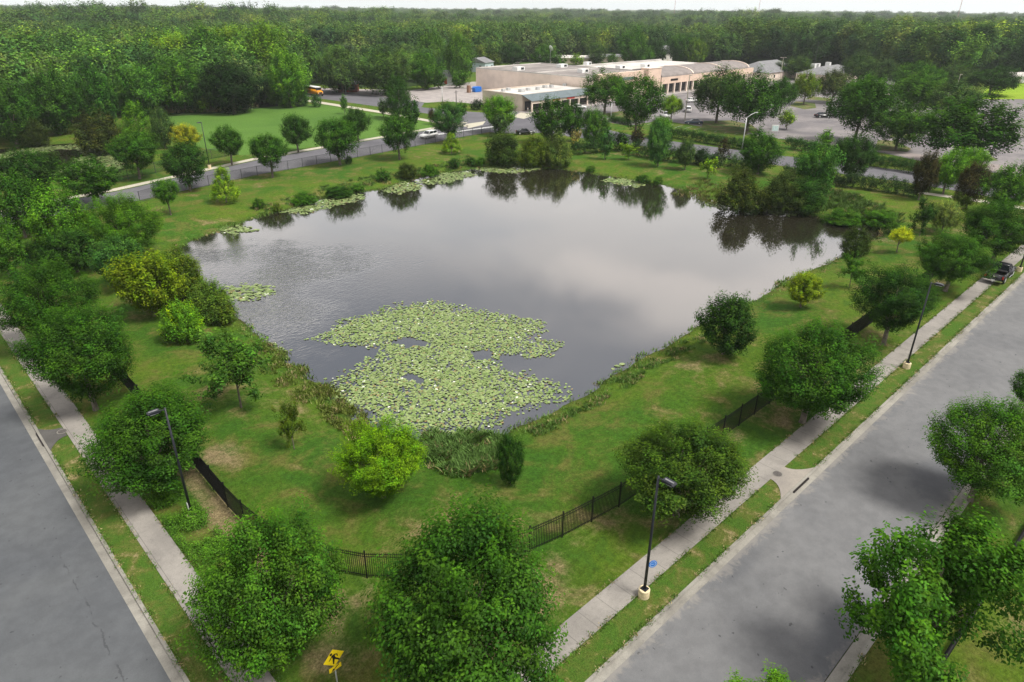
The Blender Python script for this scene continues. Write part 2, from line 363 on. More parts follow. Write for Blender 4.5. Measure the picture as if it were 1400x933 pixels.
def sm(x, a, b): t = np.clip((x-a)/(b-a), 0, 1); return t*t*(3-2*t)
def wob(P, s, k, seed=0):
    x, y = P[:, 0]/s+seed, P[:, 1]/s-seed
    return k*(np.sin(x*1.7+1.3*np.sin(y*2.1))+np.sin(y*2.3+1.1*np.sin(x*1.1+2))+0.6*np.sin(3.7*x+2.9*y+1))/2.6
def ground_z(P):
    P = np.asarray(P, float).reshape(-1, 2)
    z = np.zeros(len(P)); md = np.full(len(P), 1e9)
    for poly in (POND, POND2):
        d = pdist(P, poly)+wob(P, 1.6, 0.35)
        z = np.minimum(z, np.where(d > 0, (WZ-0.05)*(1-sm(d, -1.5, 8.0))**1.0, WZ-0.05-0.9*sm(-d, 0, 3)))
        zz = np.where(d > 0, (WZ-0.05)+(0-(WZ-0.05))*sm(d, 0.0, 8.5)*0.9+0.1*sm(d, 0, 8.5), WZ-0.05-0.9*sm(-d, 0, 3)); z = np.minimum(zz, 0) if poly is POND else np.minimum(z, zz)
        md = np.minimum(md, d)
    if True:
        d = pdist(P, POND)+wob(P, 1.6, 0.35); d2 = pdist(P, POND2)
        f = lambda d: np.where(d > 0, (WZ-0.05)*(1-sm(d, -1.0, 8.5)), WZ-0.05-0.9*sm(-d, 0, 3))
        z = np.minimum(f(d), f(d2)); md = np.minimum(d, d2)
    # the two streets lie a kerb's height lower
    x, y = P[:, 0], P[:, 1]
    low = ((x < 6.6) | (y < 15.8)) & (x > -12) & (y > 3.4)
    low |= (x < 6.6) & (x > -12) & (y > -60)
    low &= (y < 119)
    z = np.where(low, -0.24, z)
    return z, md
def gz(x, y): return float(ground_z([[x, y]])[0][0])
def axis(lo, hi, step, far, grow=1.22):
    a = list(np.arange(lo, hi+step/2, step)); s = step
    b, x = [], hi
    while x < far: s *= grow; x += s; b.append(x)
    s = step; c, x = [], lo
    while x > -far: s *= grow; x -= s; c.append(x)
    return np.array(c[::-1]+a+b)
ax = axis(-14, 150, 0.8, 5200); ay = axis(-4, 190, 0.8, 5200)
XX, YY = np.meshgrid(ax, ay); P = np.stack([XX.ravel(), YY.ravel()], 1)
Z, MD = ground_z(P)
DIRT = np.zeros(len(P))
def spot(px, py, r, amt, asp=1.0):
    c = G(px, py); global DIRT
    DIRT = np.maximum(DIRT, amt*np.exp(-(((P[:, 0]-c[0])/r)**2+((P[:, 1]-c[1])/(r*asp))**2)))
for s_ in [(300,622,1.7,.95),(475,835,2.2,.75),(455,880,2.6,.7),(500,800,1.0,.8),(290,690,1.3,.8),(262,655,1.2,.7),(320,640,1.2,.5),(940,497,2.5,.55),(985,530,1.8,.5),(960,505,1.4,.6),(830,700,1.6,.55),(760,770,2.0,.6),(800,745,1.6,.55),(1010,595,1.2,.75),(1040,570,1.0,.6),(1110,590,1.6,.7),(930,725,1.5,.6),(1212,460,1.3,.75),(345,255,3,.5),(300,300,5,.45),(430,215,5,.4),(365,230,6,.35),(465,775,1.2,.55),(560,700,2.0,.35),(720,690,3,.3),(1235,875,1.0,.9),(1357,690,.7,.9),(1390,720,1.2,.5),(1240,310,3.5,.5),(1210,320,2.5,.6),(1290,910,2.0,.5),(1390,860,2.2,.6),(1310,780,1.6,.6),(870,500,2,.3),(400,650,2.5,.35),(440,700,2,.35),(340,590,1.4,.35),(1000,460,1.2,.4),(650,650,1,.2)]: spot(*s_)
# bare strip below the near fence
DIRT = np.maximum(DIRT, 0.55*np.exp(-((P[:, 1]-19.9)/0.5)**2)*(P[:, 0] > 20)*(P[:, 0] < 70))
DIRT = np.maximum(DIRT, 0.42*(P[:, 1] > 16.6)*(P[:, 1] < 20.1)*(P[:, 0] > 13)*(P[:, 0] < 75)+0.35*np.exp(-((P[:, 0]-17)/5)**2-((P[:, 1]-20)/4)**2))
DIRT = np.maximum(DIRT, 0.85*(P[:, 0] > 9.7)*(P[:, 0] < 11.1)*(P[:, 1] > 25)*(P[:, 1] < 50))
DIRT = np.maximum(DIRT, 0.22+0.25*wob(P, 9.0, 1.0, 2)*(MD > 2)*(P[:, 1] > 19)*(P[:, 0] > 11)*(P[:, 1] < 150))
MUD = np.exp(-np.clip(MD-0.1, 0, 9)/0.35); MUD[MD < 0.1] = 1.0
me = bpy.data.meshes.new('ground')
nx, ny = len(ax), len(ay); idx = np.arange(nx*ny).reshape(ny, nx)
F = np.stack([idx[:-1, :-1], idx[:-1, 1:], idx[1:, 1:], idx[1:, :-1]], -1).reshape(-1, 4)
def np_mesh(name, V, F, attrs=None, smooth=False):
    me = bpy.data.meshes.new(name); nf, k = F.shape
    me.vertices.add(len(V)); me.vertices.foreach_set('co', np.ascontiguousarray(V, np.float32).ravel())
    me.loops.add(nf*k); me.loops.foreach_set('vertex_index', np.ascontiguousarray(F, np.int32).ravel())
    me.polygons.add(nf); me.polygons.foreach_set('loop_start', np.arange(nf, dtype=np.int32)*k)
    me.polygons.foreach_set('loop_total', np.full(nf, k, np.int32))
    if smooth: me.polygons.foreach_set('use_smooth', np.ones(nf, bool))
    me.update(calc_edges=True)
    for an, (ty, arr) in (attrs or {}).items():
        a = me.attributes.new(an, ty, 'POINT')
        a.data.foreach_set('color' if 'COLOR' in ty else 'value', np.ascontiguousarray(arr, np.float32).ravel())
    return me
me = np_mesh('ground', np.column_stack([P, Z]), F, {'dirt': ('FLOAT', DIRT), 'mud': ('FLOAT', MUD)}, True)
tag(link('ground', me, None, M_LAWN), kind='structure')
def sheet(name, pts, z, mat, kind='structure', thick=0.0):
    me = bpy.data.meshes.new(name)
    area = sum(pts[i][0]*pts[(i+1) % len(pts)][1]-pts[(i+1) % len(pts)][0]*pts[i][1] for i in range(len(pts)))
    if area < 0: pts = pts[::-1]
    me.from_pydata([(x, y, z) for x, y in pts], [], [list(range(len(pts)))])
    return tag(link(name, me, None, mat), kind=kind)
def sheet_px(name, pts, z, mat): return sheet(name, poly_px(pts), z, mat)
def grow(poly, d):
    c = np.mean(poly, 0); return [(c[0]+(x-c[0])*d, c[1]+(y-c[1])*d) for x, y in poly]
sheet('pond_water', grow(POND, 1.06), WZ, M_WATER)
sheet('marsh_water', grow(POND2, 1.05), WZ, M_WATER)

# ---- streets (world axes: +x along the street on the right, +y along the street on the left)
def arc_path(x0, ytop, xr, yb, r, n=12):
    """down along x = x0, round the corner, out along y = yb"""
    pts = [(x0, ytop), (x0, yb+r)]
    for i in range(1, n): 
        a = math.pi+math.pi/2*i/n; pts.append((x0+r+r*math.cos(a), yb+r+r*math.sin(a)))
    return pts+[(x0+r, yb), (xr, yb)]
XEND, YEND = 190.0, 116.0
def band(name, x_a, y_a, x_b, y_b, prof, mat, r0=5.0):
    """strip between the two offset corner paths; prof = list of (fraction, z)"""
    pa = arc_path(x_a, YEND, XEND, y_a, r0); d = x_a-x_b
    pb = arc_path(x_b, YEND, XEND, y_b, r0+d)
    def dens(p):
        q = []
        for i in range(len(p)-1):
            L = math.dist(p[i], p[i+1]); k = max(1, int(L/6))
            q += [(p[i][0]+(p[i+1][0]-p[i][0])*j/k, p[i][1]+(p[i+1][1]-p[i][1])*j/k) for j in range(k)]
        return q+[p[-1]]
    n = len(pa); mb = MB(); k = len(prof)
    for a, b in zip(pa, pb):
        for f, z in prof: mb.v.append((a[0]+(b[0]-a[0])*f, a[1]+(b[1]-a[1])*f, z))
    for i in range(n-1):
        for j in range(k-1): mb.f.append([i*k+j, i*k+j+1, (i+1)*k+j+1, (i+1)*k+j])
    o = mb.build(name, mat); tag(o, kind='structure'); return o
RZ = -0.14
# sidewalk split so that the joints run across it on both streets
def strip_box(name, x0, y0, x1, y1, z, mat, depth=0.2):
    mb = MB().box(((x0+x1)/2, (y0+y1)/2, z-depth/2), (x1-x0, y1-y0, depth)); return tag(mb.build(name, mat), kind='structure')
band('sidewalk', 7.35, 16.55, 5.80, 15.00, [(0, -0.1), (0, 0.03), (1, 0.03), (1, -0.1)], M_SW_R)
band('verge', 5.80, 15.00, 4.38, 13.50, [(0, 0.0), (1, 0.0)], M_VERGE)
band('kerb', 4.38, 13.50, 3.75, 12.95, [(0, -0.1), (0, 0.02), (0.30, 0.02), (0.36, RZ+0.03), (1.0, RZ+0.012), (1, -0.2)], M_KERB)
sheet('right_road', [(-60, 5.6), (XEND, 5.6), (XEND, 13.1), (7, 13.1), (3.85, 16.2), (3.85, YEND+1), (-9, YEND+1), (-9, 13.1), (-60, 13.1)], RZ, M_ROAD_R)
bpy.data.objects['right_road'].name = 'road'
sheet('left_road', [(-9, 18.0), (3.80, 18.0), (3.80, YEND+1), (-9, YEND+1)], RZ+0.004, M_ROAD_L)
bpy.data.objects['left_road'].name = 'road_left'
mb = MB()
for a, b in (((-60, 5.02), (XEND, 5.6)),):
    mb.box(((a[0]+b[0])/2, 4.92, -0.09), (b[0]-a[0], 0.24, 0.22)); mb.box(((a[0]+b[0])/2, 5.30, -0.145), (b[0]-a[0], 0.52, 0.06))
tag(mb.build('kerb_far_side', M_KERB), kind='structure')
mb = MB().box((-9.2, 60, -0.09), (0.3, 130, 0.22)); tag(mb.build('kerb_left_side', M_KERB), kind='structure')
sheet('verge_far_side', [(-60, 2.4), (XEND, 2.4), (XEND, 4.82), (-60, 4.82)], 0.004, M_LAWN)
# stained gutter streaks beside the right kerbs: pale dust on asphalt
m, t, o = newmat('dusty_asphalt'); pos = worldpos(t)
sx = N(t, 'ShaderNodeSeparateXYZ'); t.links.new(pos, sx.inputs[0])
k = noise(t, pos, 0.8, 5, 0.75, 0.6); s = noise(t, pos, 24, 3, 0.8)
edge = mth(t, 'MINIMUM', mth(t, 'ABSOLUTE', mth(t, 'SUBTRACT', sx.outputs[1], 12.98)), mth(t, 'ABSOLUTE', mth(t, 'SUBTRACT', sx.outputs[1], 5.6)))
f = maprange(t, mth(t, 'ADD', k, mth(t, 'MULTIPLY', edge, -0.30)), 0.34, 0.50)
M_DUST = m
# put the dust straight into the right road's material
rt = M_ROAD_R.node_tree; pr = [n for n in rt.nodes if n.type == 'BSDF_PRINCIPLED'][0]; src = pr.inputs['Base Color'].links[0].from_socket
pos = worldpos(rt); sx = N(rt, 'ShaderNodeSeparateXYZ'); rt.links.new(pos, sx.inputs[0])
k = noise(rt, pos, 0.9, 5, 0.75, 0.6)
edge = mth(rt, 'MINIMUM', mth(rt, 'ABSOLUTE', mth(rt, 'SUBTRACT', sx.outputs[1], 12.98)), mth(rt, 'ABSOLUTE', mth(rt, 'SUBTRACT', sx.outputs[1], 5.6)))
f = maprange(rt, mth(rt, 'ADD', k, mth(rt, 'MULTIPLY', edge, -0.34)), 0.33, 0.52, 0, 0.7)
col = mixrgb(rt, f, src, (0.25, 0.235, 0.215))
# soft-edged darker bluish patches on the asphalt
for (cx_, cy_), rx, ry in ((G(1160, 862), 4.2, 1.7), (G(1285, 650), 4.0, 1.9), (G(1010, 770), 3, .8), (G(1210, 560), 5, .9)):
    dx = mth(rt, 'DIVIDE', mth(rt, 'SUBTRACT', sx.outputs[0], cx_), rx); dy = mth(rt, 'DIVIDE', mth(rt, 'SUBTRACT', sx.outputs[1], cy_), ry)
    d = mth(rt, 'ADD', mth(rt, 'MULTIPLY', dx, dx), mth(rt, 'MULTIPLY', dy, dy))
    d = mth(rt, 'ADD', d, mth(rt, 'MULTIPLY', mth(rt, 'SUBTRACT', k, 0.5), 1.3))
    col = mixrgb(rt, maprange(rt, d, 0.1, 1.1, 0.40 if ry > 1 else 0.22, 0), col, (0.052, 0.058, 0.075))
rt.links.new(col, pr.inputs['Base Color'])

# drain aprons: right (u about 40), left (v about 54.6)
def apron_r(xc):
    pts = [(xc-1.0, 15.05)]
    for i in range(7): a = i/6; pts.append((xc-1.0-1.5*a**2.2, 15.05-1.55*a))
    for i in range(7): a = 1-i/6; pts.append((xc+1.0+1.5*a**2.2, 15.05-1.55*a))
    return pts
sheet('drain_apron', apron_r(40.3), 0.034, M_APRON)
pts = []
for i in range(7): a = i/6; pts.append((5.75-1.4*a, 54.6-0.8-1.4*a**2.2))
for i in range(7): a = 1-i/6; pts.append((5.75-1.4*a, 54.6+0.7+1.0*a**2.2))
sheet('drain_apron_left', pts, 0.034, M_DARKAPRON)
def manhole(px, py, label):
    x, y = G(px, py, 0.04); e = empty('manhole_cover', x, y, 0.036)
    tag(e, label, 'manhole cover')
    MB().tube([(0, 0, 0), (0, 0, 0.012)], 0.36, 20).build('rim', M_KERB, e)
    mb = MB().tube([(0, 0, 0.012), (0, 0, 0.022)], 0.30, 20)
    for i in range(-2, 3): mb.box((i*0.1, 0, 0.024), (0.03, 0.42-abs(i)*0.06, 0.006))
    mb.build('lid', worn('cast_iron', (0.10, 0.09, 0.085), 0.7), e)
manhole(1063, 648, 'round iron manhole cover in the pale apron beside the street on the right')
manhole(85, 590, 'round iron manhole cover at the dark apron beside the street on the left')
for nm, x, y, dx, dy, lab in (('drain_inlet', 40.3, 13.46, 2.2, 0.10, 'long dark drain slot in the kerb of the right street'), ('drain_inlet', 4.36, 54.7, 0.10, 2.2, 'long dark drain slot in the kerb of the left street')):
    mb = MB().box((x, y-(0.0), -0.055), (dx, dy, 0.11)); o = mb.build(nm, M_SIGNBLACK); 
    o.location = (-0.0 if dx > 1 else -0.20, -0.20 if dx > 1 else 0, 0.0); tag(o, lab, 'storm drain')
# mulch rings
# ---- back streets, lots and fields
def near_far(name, near, far, z, mat): return sheet(name, near+far[::-1], z, mat)
BL_N = [(-25, 116), (33, 122.3), (55.5, 127.6), (82, 130), (114, 134.6), (141, 137.0)]
BL_F = [(-25, 123), (32, 132.0), (62, 141.5), (87, 145.2), (129, 151.5), (141, 153.0)]
near_far('road_behind_pond', [(x, y+0.8) for x, y in BL_N], BL_F, 0.02, M_ROAD_B)
near_far('path_behind_pond', [(x, y+0.5) for x, y in BL_F[:-1]], [(x, y+2.4) for x, y in BL_F[:-1]], 0.035, M_WALKFAR)
sheet_px('road_back', [(2000,372),(1400,277),(1235,249),(1045,224),(870,199),(740,182),(690,183),(640,178),(600,158),(560,152),(430,134),(380,126),(380,118),(440,123),(560,137),(640,152),(700,152),(735,160),(800,170),(870,187),(1035,209),(1240,234),(1400,257),(2000,340)], 0.024, M_ROAD_B)
near_far('lane_line', [G(592,186), G(640,179), G(676,174)], [G(592,184.3), G(640,177.5), G(676,172.8)], 0.045, M_WHITE)
sheet_px('path_across_field', [(345,125),(437,139),(520,152),(592,165),(640,172),(640,174),(592,168),(520,155),(437,142),(345,128)], 0.03, M_WALKFAR)
sheet_px('path_back', [(1255,262),(1310,269),(1357,276),(1420,287),(1420,291),(1357,279.5),(1310,272.5),(1255,265)], 0.03, M_WALKFAR)
sheet_px('corner_pavement', [(636,170),(664,166),(660,171),(640,176)], 0.03, M_WALKFAR)
sheet_px('shop_pavement', [(700,160),(712,154),(727,153),(733,157),(716,163)], 0.04, M_WALKFAR)
sheet_px('field', [(228,158),(300,155),(400,143),(437,142.5),(592,168.5),(600,176),(560,184),(480,195.5),(330,213),(232,194),(212,172)], 0.012, M_FIELD)
sheet_px('loading_yard', [(380,119),(560,124),(646,112),(660,112),(720,125),(720,158),(700,152),(640,152),(590,142),(560,137),(440,123)], 0.016, M_PAVE)
sheet_px('verge_back', [(895,150),(880,141),(560,141.5),(592,140),(612,139.5),(665,144),(700,152),(640,152),(600,149)], 0.028, M_LAWN) if False else sheet_px('verge_back', [(576,147),(580,141),(612,139),(668,144),(700,150),(690,156),(640,153)], 0.03, M_LAWN)
sheet_px('verge_field_side', [(380,126),(437,135),(560,153),(600,160),(592,165),(520,152),(437,139),(370,128)], 0.03, M_LAWN)
sheet_px('parking_lot', [(700,152),(712,140),(860,128),(1010,106),(1150,98),(1230,108),(1330,133),(1420,133),(1900,180),(2000,330),(1400,243),(1265,222),(1205,209),(1060,189),(905,165),(860,172),(780,160)], 0.02, M_LOT)
sheet_px('lot_front_lane', [(1900,262),(1900,310),(1400,241),(1265,220.5),(1205,207.5),(1100,194),(1100,190),(1205,203),(1265,213),(1400,230)], 0.032, worn('pinkish_asphalt', (0.30, 0.255, 0.245), 0.9, 0, 0.2, 0.2))
sheet_px('yellow_field', [(1338,136),(1352,117),(1400,115),(1700,118),(1700,150),(1400,136)], 0.05, M_YFIELD)
sheet_px('clearing', [(412,98),(418,82),(440,80),(446,97)], 0.05, M_YFIELD)
def island(pts, ):
    sheet_px('island', pts, 0.05, M_ISLAND)
for pts in ([(842,166),(825,156),(850,152),(880,158),(884,164)], [(958,177),(962,166),(1000,165),(1028,171),(1040,182),(1010,183)], [(1196,206),(1200,192),(1225,193),(1246,204),(1240,208)], [(1080,145),(1088,139),(1114,141),(1116,148),(1100,150)], [(1100,136),(1110,132),(1136,135),(1136,139)],[(1215,188),(1220,183),(1252,184),(1252,190)], [(1330,222),(1320,214),(1352,212),(1365,220)]):
    island(pts)
# parking bay stripes, faint
mb = MB()
for row in (((880,150),(1010,134)), ((860,168),(1150,200)), ((1120,165),(1290,190))):
    a, b = G(*row[0]), G(*row[1]); L = math.dist(a, b); n = int(L/2.8); dx, dy = (b[0]-a[0])/L, (b[1]-a[1])/L
    for i in range(n):
        x, y = a[0]+dx*2.8*i, a[1]+dy*2.8*i
        mb.quad((x, y, 0.026), (x+dx*.12, y+dy*.12, 0.026), (x+dx*.12-dy*5, y+dy*.12+dx*5, 0.026), (x-dy*5, y+dx*5, 0.026))
tag(mb.build('parking_lines', worn('faded_line', (0.42, 0.40, 0.38), 0.9)), kind='structure')
# forest floor beyond the open ground
BASE = [(-400,250),(-200,215),(0,188),(40,181),(110,168),(150,158),(228,160),(300,155),(350,149),(395,143),(412,128),(418,118),(440,117),(500,120),(560,119),(600,112),(640,105),(652,92),(700,86),(860,86),(1000,88),(1090,93),(1180,100),(1250,112),(1325,120),(1338,109),(1400,109),(1600,118),(1900,140)]
bw = poly_px(BASE)
far = [(-9000*math.sin(a)*-1, 9000*math.cos(a)) for a in (math.radians(x) for x in (110, 80, 60, 40, 20, 0, -20, -35))]
sheet('forest_floor', bw+[(5200*math.sin(math.radians(a)), 5200*math.cos(math.radians(a))) for a in (100, 75, 55, 35, 15, -5, -25)], 0.03, M_FLOOR)
def base_y(px): 
    xs = [p[0] for p in BASE]; ys = [p[1] for p in BASE]; return float(np.interp(px, xs, ys))

# ---------------------------------------------------------------- foliage meshes
def unit(v): return v/np.linalg.norm(v, axis=-1, keepdims=True)
def leafcloud(rng, ctr, dirs, nper, spread, leaf, tints, elong=2.4, up=0.5, tip=None):
    n = len(ctr)*nper
    c = np.repeat(ctr, nper, 0); d = np.repeat(dirs, nper, 0)
    off = rng.normal(size=(n, 3)); off /= (1e-6+np.linalg.norm(off, axis=1, keepdims=True)); off *= rng.random((n, 1))**0.45*spread*1.5
    al = (off*d).sum(1, keepdims=True); off += d*al*(elong-1)
    sc = np.repeat(0.7+0.6*rng.random(len(ctr)), nper)[:, None]
    p = c+off*sc
    nrm = unit(unit(off+1e-6)*0.75+d*0.40+np.array([0, 0, up])+rng.normal(size=(n, 3))*0.27)
    a = unit(np.cross(nrm, rng.normal(size=(n, 3)))); b = np.cross(nrm, a)
    s = (leaf*(0.6+0.8*rng.random(n)))[:, None]
    V = np.stack([p-a*s, p-b*s*0.55+nrm*s*0.12, p+a*s, p+b*s*0.55+nrm*s*0.12], 1).reshape(-1, 3)
    hi = np.clip((off*d).sum(1)/(spread*1.5*elong), -1, 1)
    t = np.repeat(tints, nper, 0)*(0.86+0.28*rng.random((n, 1)))
    young = np.clip(hi-0.25, 0, 1)[:, None]        # younger, yellower leaves at the spray tips
    t = t*(1+young*np.array([1.5, 1.25, 0.2]))
    T = np.repeat(np.column_stack([t, np.ones(n)]), 4, 0)
    return V, np.arange(n*4).reshape(-1, 4), T
def lumps(rng, dirs, k=14, amp=0.28, sharp=10.0, base=0.70):
    c = unit(rng.normal(size=(k, 3))); w_ = 0.5+0.5*rng.random(k)
    return base+amp*np.max(np.exp(sharp*(dirs@c.T-1))*w_, axis=1)
def crown_mesh(name, seed, shape='round', nc=240, nper=90, leaf=0.04, spread=0.15, mat=None, amp=0.28, extra=None):
    rng = np.random.default_rng(seed)
    d = unit(rng.normal(size=(nc, 3)))
    outer = rng.random(nc) < 0.80
    rad = np.where(outer, 0.86+0.14*rng.random(nc), rng.random(nc)**0.5*0.8)
    L = lumps(rng, d, 16, amp)
    if shape == 'round': ctr = d*(L*rad)[:, None]
    elif shape == 'dome':          # wide, flat underneath
        d[:, 2] = np.abs(d[:, 2])*np.where(rng.random(nc) < 0.8, 1, -0.45); ctr = d*(L*rad)[:, None]; ctr[:, 2] = ctr[:, 2]*1.25-0.35
    elif shape == 'cone':
        z = rng.random(nc)**1.35*2-1; r = (1-(z+1)/2)**0.75*0.95+0.06; th = rng.random(nc)*2*math.pi
        rr = r*np.where(outer, 0.9+0.1*rng.random(nc), rng.random(nc)**0.5)
        ctr = np.column_stack([rr*np.cos(th), rr*np.sin(th), z]); d = unit(np.column_stack([np.cos(th), np.sin(th), 0.5*np.ones(nc)]))
    elif shape == 'oval':
        ctr = d*(L*rad)[:, None]; k = 1-0.25*np.clip(ctr[:, 2], 0, 1)-0.12*np.clip(-ctr[:, 2], 0, 1); ctr[:, :2] *= k[:, None]
    elif shape == 'shrub':
        d[:, 2] = np.abs(d[:, 2]); ctr = d*(L*rad)[:, None]; ctr[:, 2] = ctr[:, 2]*1.75-0.85
    elif shape == 'loose':         # separate boughs with gaps
        nb = 13; bd = unit(rng.normal(size=(nb, 3))+np.array([0, 0, 0.35])); k = rng.integers(0, nb, nc); s = 0.25+0.75*rng.random(nc)
        ctr = bd[k]*s[:, None]+rng.normal(size=(nc, 3))*0.10; d = unit(bd[k]+rng.normal(size=(nc, 3))*0.5)
    elif shape == 'tiers':         # open layered boughs reaching outward
        nb = 22; th = rng.random(nb)*2*math.pi; zz = rng.random(nb)*1.7-0.75; el = 0.15+0.25*rng.random(nb)
        bl = (1.0-0.35*np.abs(zz))*(0.75+0.3*rng.random(nb)); k = rng.integers(0, nb, nc); s = 0.2+0.8*rng.random(nc)**0.8
        ctr = np.column_stack([np.cos(th[k])*s*bl[k], np.sin(th[k])*s*bl[k], zz[k]*0.85+el[k]*s])+rng.normal(size=(nc, 3))*0.07
        d = unit(np.column_stack([np.cos(th[k]), np.sin(th[k]), 0.5*np.ones(nc)])+rng.normal(size=(nc, 3))*0.3)
    elif shape == 'pine':          # irregular high crown
        nb = 16; z0 = rng.random(nb)*1.9-0.95; th = rng.random(nb)*2*math.pi; rr = (0.75-0.45*np.clip(z0, -0.2, 1))*(0.5+0.5*rng.random(nb)); k = rng.integers(0, nb, nc)
        s = rng.random(nc); ctr = np.column_stack([np.cos(th[k])*rr[k]*s, np.sin(th[k])*rr[k]*s, z0[k]+0.12*s])+rng.normal(size=(nc, 3))*np.array([0.2, 0.2, 0.10])
        d = unit(ctr*np.array([1, 1, 0.3])+np.array([0, 0, 0.7]))
    dd = unit(d*0.65+np.array([0, 0, 0.75])+rng.normal(size=d.shape)*0.25)
    tb = 0.62+0.62*rng.random(nc)
    tints = np.column_stack([tb*(0.78+0.36*rng.random(nc)), tb, tb*(0.7+0.4*rng.random(nc))])
    if extra: 
        k = rng.random(nc) < extra[0]; tints[k] = np.array(extra[1])*(0.8+0.4*rng.random((k.sum(), 1)))
    V, F, T = leafcloud(rng, ctr, dd, nper, spread, leaf, tints)
    if shape in ('round', 'oval', 'dome') and nc > 200:
        ns = nc//5; sdir = unit(rng.normal(size=(ns, 3))+np.array([0, 0, 0.7])); ls = lumps(np.random.default_rng(seed+7), sdir, 16, amp)
        ki = np.argmax(sdir@unit(ctr).T, axis=1); pr_ = np.linalg.norm(ctr[ki], axis=1)[:, None]; sc_ = sdir*np.clip(pr_, .5, 1.2)*(1.02+0.12*rng.random((ns, 1)))
        if shape == 'dome': sc_ = ctr[ki]*1.06
        ud = unit(sdir*0.5+np.array([0, 0, 1.0])+rng.normal(size=(ns, 3))*0.2); tb2 = (1.0+0.35*rng.random(ns))[:, None]*np.array([1.05, 1.08, 0.8])
        V2, F2, T2 = leafcloud(rng, sc_, ud, max(20, nper//3), spread*0.42, leaf*0.9, tb2, elong=3.6)
        F = np.concatenate([F, F2+len(V)]); V = np.concatenate([V, V2]); T = np.concatenate([T, T2])
    lo, hi = np.percentile(V, 0.6, 0), np.percentile(V, 99.4, 0)
    V = (V-(lo+hi)/2)/((hi-lo)/2)
    me = np_mesh(name, V, F, {'tint': ('FLOAT_COLOR', T)}); me.materials.append(mat or M_LEAF); return me
def trunk_mesh(name, seed, limbs=5, reach=0.55, r0=0.055, flare=1.5):
    """unit trunk: z 0..1 is ground to crown centre; x,y scale with the crown radius"""
    rng = random.Random(seed); mb = MB()
    bx, by = rng.uniform(-.04, .04), rng.uniform(-.04, .04)
    mb.tube([(0, 0, -0.03), (0, 0, 0.04), (bx*.3, by*.3, 0.25), (bx, by, 0.55), (bx*1.5, by*1.5, 0.95), (bx*1.2, by*1.2, 1.25)], [r0*flare, r0*1.1, r0, r0*.85, r0*.55, r0*.2], 8)
    for i in range(limbs):
        a = 2*math.pi*(i+rng.random()*.6)/limbs; z0 = rng.uniform(0.38, 0.75); e = reach*rng.uniform(.7, 1.1)
        p0 = (bx*z0, by*z0, z0); p1 = (math.cos(a)*e*.4, math.sin(a)*e*.4, z0+0.22); p2 = (math.cos(a)*e, math.sin(a)*e, z0+rng.uniform(.35, .6))
        mb.tube([p0, p1, p2], [r0*.5, r0*.33, r0*.10], 6)
        b = a+rng.uniform(-.7, .7); mb.tube([p1, (p1[0]+math.cos(b)*e*.4, p1[1]+math.sin(b)*e*.4, p1[2]+.28)], [r0*.25, r0*.08], 5)
    me = mb.mesh(name, True); me.materials.append(M_BARK); return me
CR = {
 ('round','hi'): [crown_mesh('crown', 11+i, 'round', 340, 175, 0.0170, 0.092, amp=0.42) for i in range(4)],
 ('oval','hi'): [crown_mesh('crown', 21, 'oval', 340, 175, 0.0170, 0.090, amp=0.40)],
 ('tiers','hi'): [crown_mesh('crown', 31, 'tiers', 460, 85, 0.021, 0.075)],
 ('round','mid'): [crown_mesh('crown', 41+i, 'round', 260, 75, 0.031, 0.10, amp=0.42) for i in range(4)],
 ('oval','mid'): [crown_mesh('crown', 51+i, 'oval', 260, 70, 0.031, 0.10, amp=0.40) for i in range(2)],
 ('dome','mid'): [crown_mesh('crown', 61+i, 'dome', 300, 70, 0.031, 0.10, amp=0.5) for i in range(3)],
 ('cone','mid'): [crown_mesh('crown', 71+i, 'cone', 240, 60, 0.033, 0.09) for i in range(2)],
 ('loose','mid'): [crown_mesh('crown', 81+i, 'loose', 170, 50, 0.035, 0.085) for i in range(3)],
 ('shrub','mid'): [crown_mesh('crown', 91+i, 'shrub', 220, 70, 0.035, 0.12, amp=0.45) for i in range(3)],
 ('fleck','mid'): [crown_mesh('crown', 95, 'shrub', 220, 70, 0.035, 0.12, amp=0.45, extra=(0.06, (3.0, 2.0, 0.5)))],
 ('round','lo'): [crown_mesh('crown', 101+i, 'round', 90, 22, 0.085, 0.17, amp=0.36) for i in range(4)],
 ('oval','lo'): [crown_mesh('crown', 111+i, 'oval', 90, 22, 0.085, 0.17) for i in range(2)],
 ('dome','lo'): [crown_mesh('crown', 121+i, 'dome', 100, 22, 0.08, 0.17, amp=0.4) for i in range(2)],
 ('cone','lo'): [crown_mesh('crown', 131+i, 'cone', 90, 20, 0.075, 0.12) for i in range(2)],
 ('loose','lo'): [crown_mesh('crown', 141, 'loose', 80, 20, 0.07, 0.10)],
 ('shrub','lo'): [crown_mesh('crown', 151+i, 'shrub', 80, 22, 0.085, 0.16, amp=0.4) for i in range(2)],
}
TR = [trunk_mesh('trunk', s) for s in (1, 2, 3)]; TR_BIG = [trunk_mesh('trunk', s, 6, 0.8, 0.05) for s in (4, 5)]
TR_THIN = [trunk_mesh('trunk', s, 6, 0.6, 0.028) for s in (6, 7)]
PAL = dict(
 dark=(0.026,0.066,0.018), oak=(0.036,0.092,0.018), green=(0.052,0.125,0.022), bright=(0.085,0.190,0.024), lime=(0.135,0.225,0.024),
 yellow=(0.30,0.33,0.022), gold=(0.25,0.24,0.026), olive=(0.080,0.115,0.022), yolive=(0.118,0.165,0.015), blue=(0.045,0.112,0.042), red=(0.040,0.034,0.022),
 grey=(0.054,0.094,0.046), brown=(0.036,0.052,0.018), pale=(0.150,0.190,0.085), tan=(0.34,0.27,0.15), black=(0.014,0.034,0.014))
rr = random.Random(7)
_cnt = {}
NTREE = []
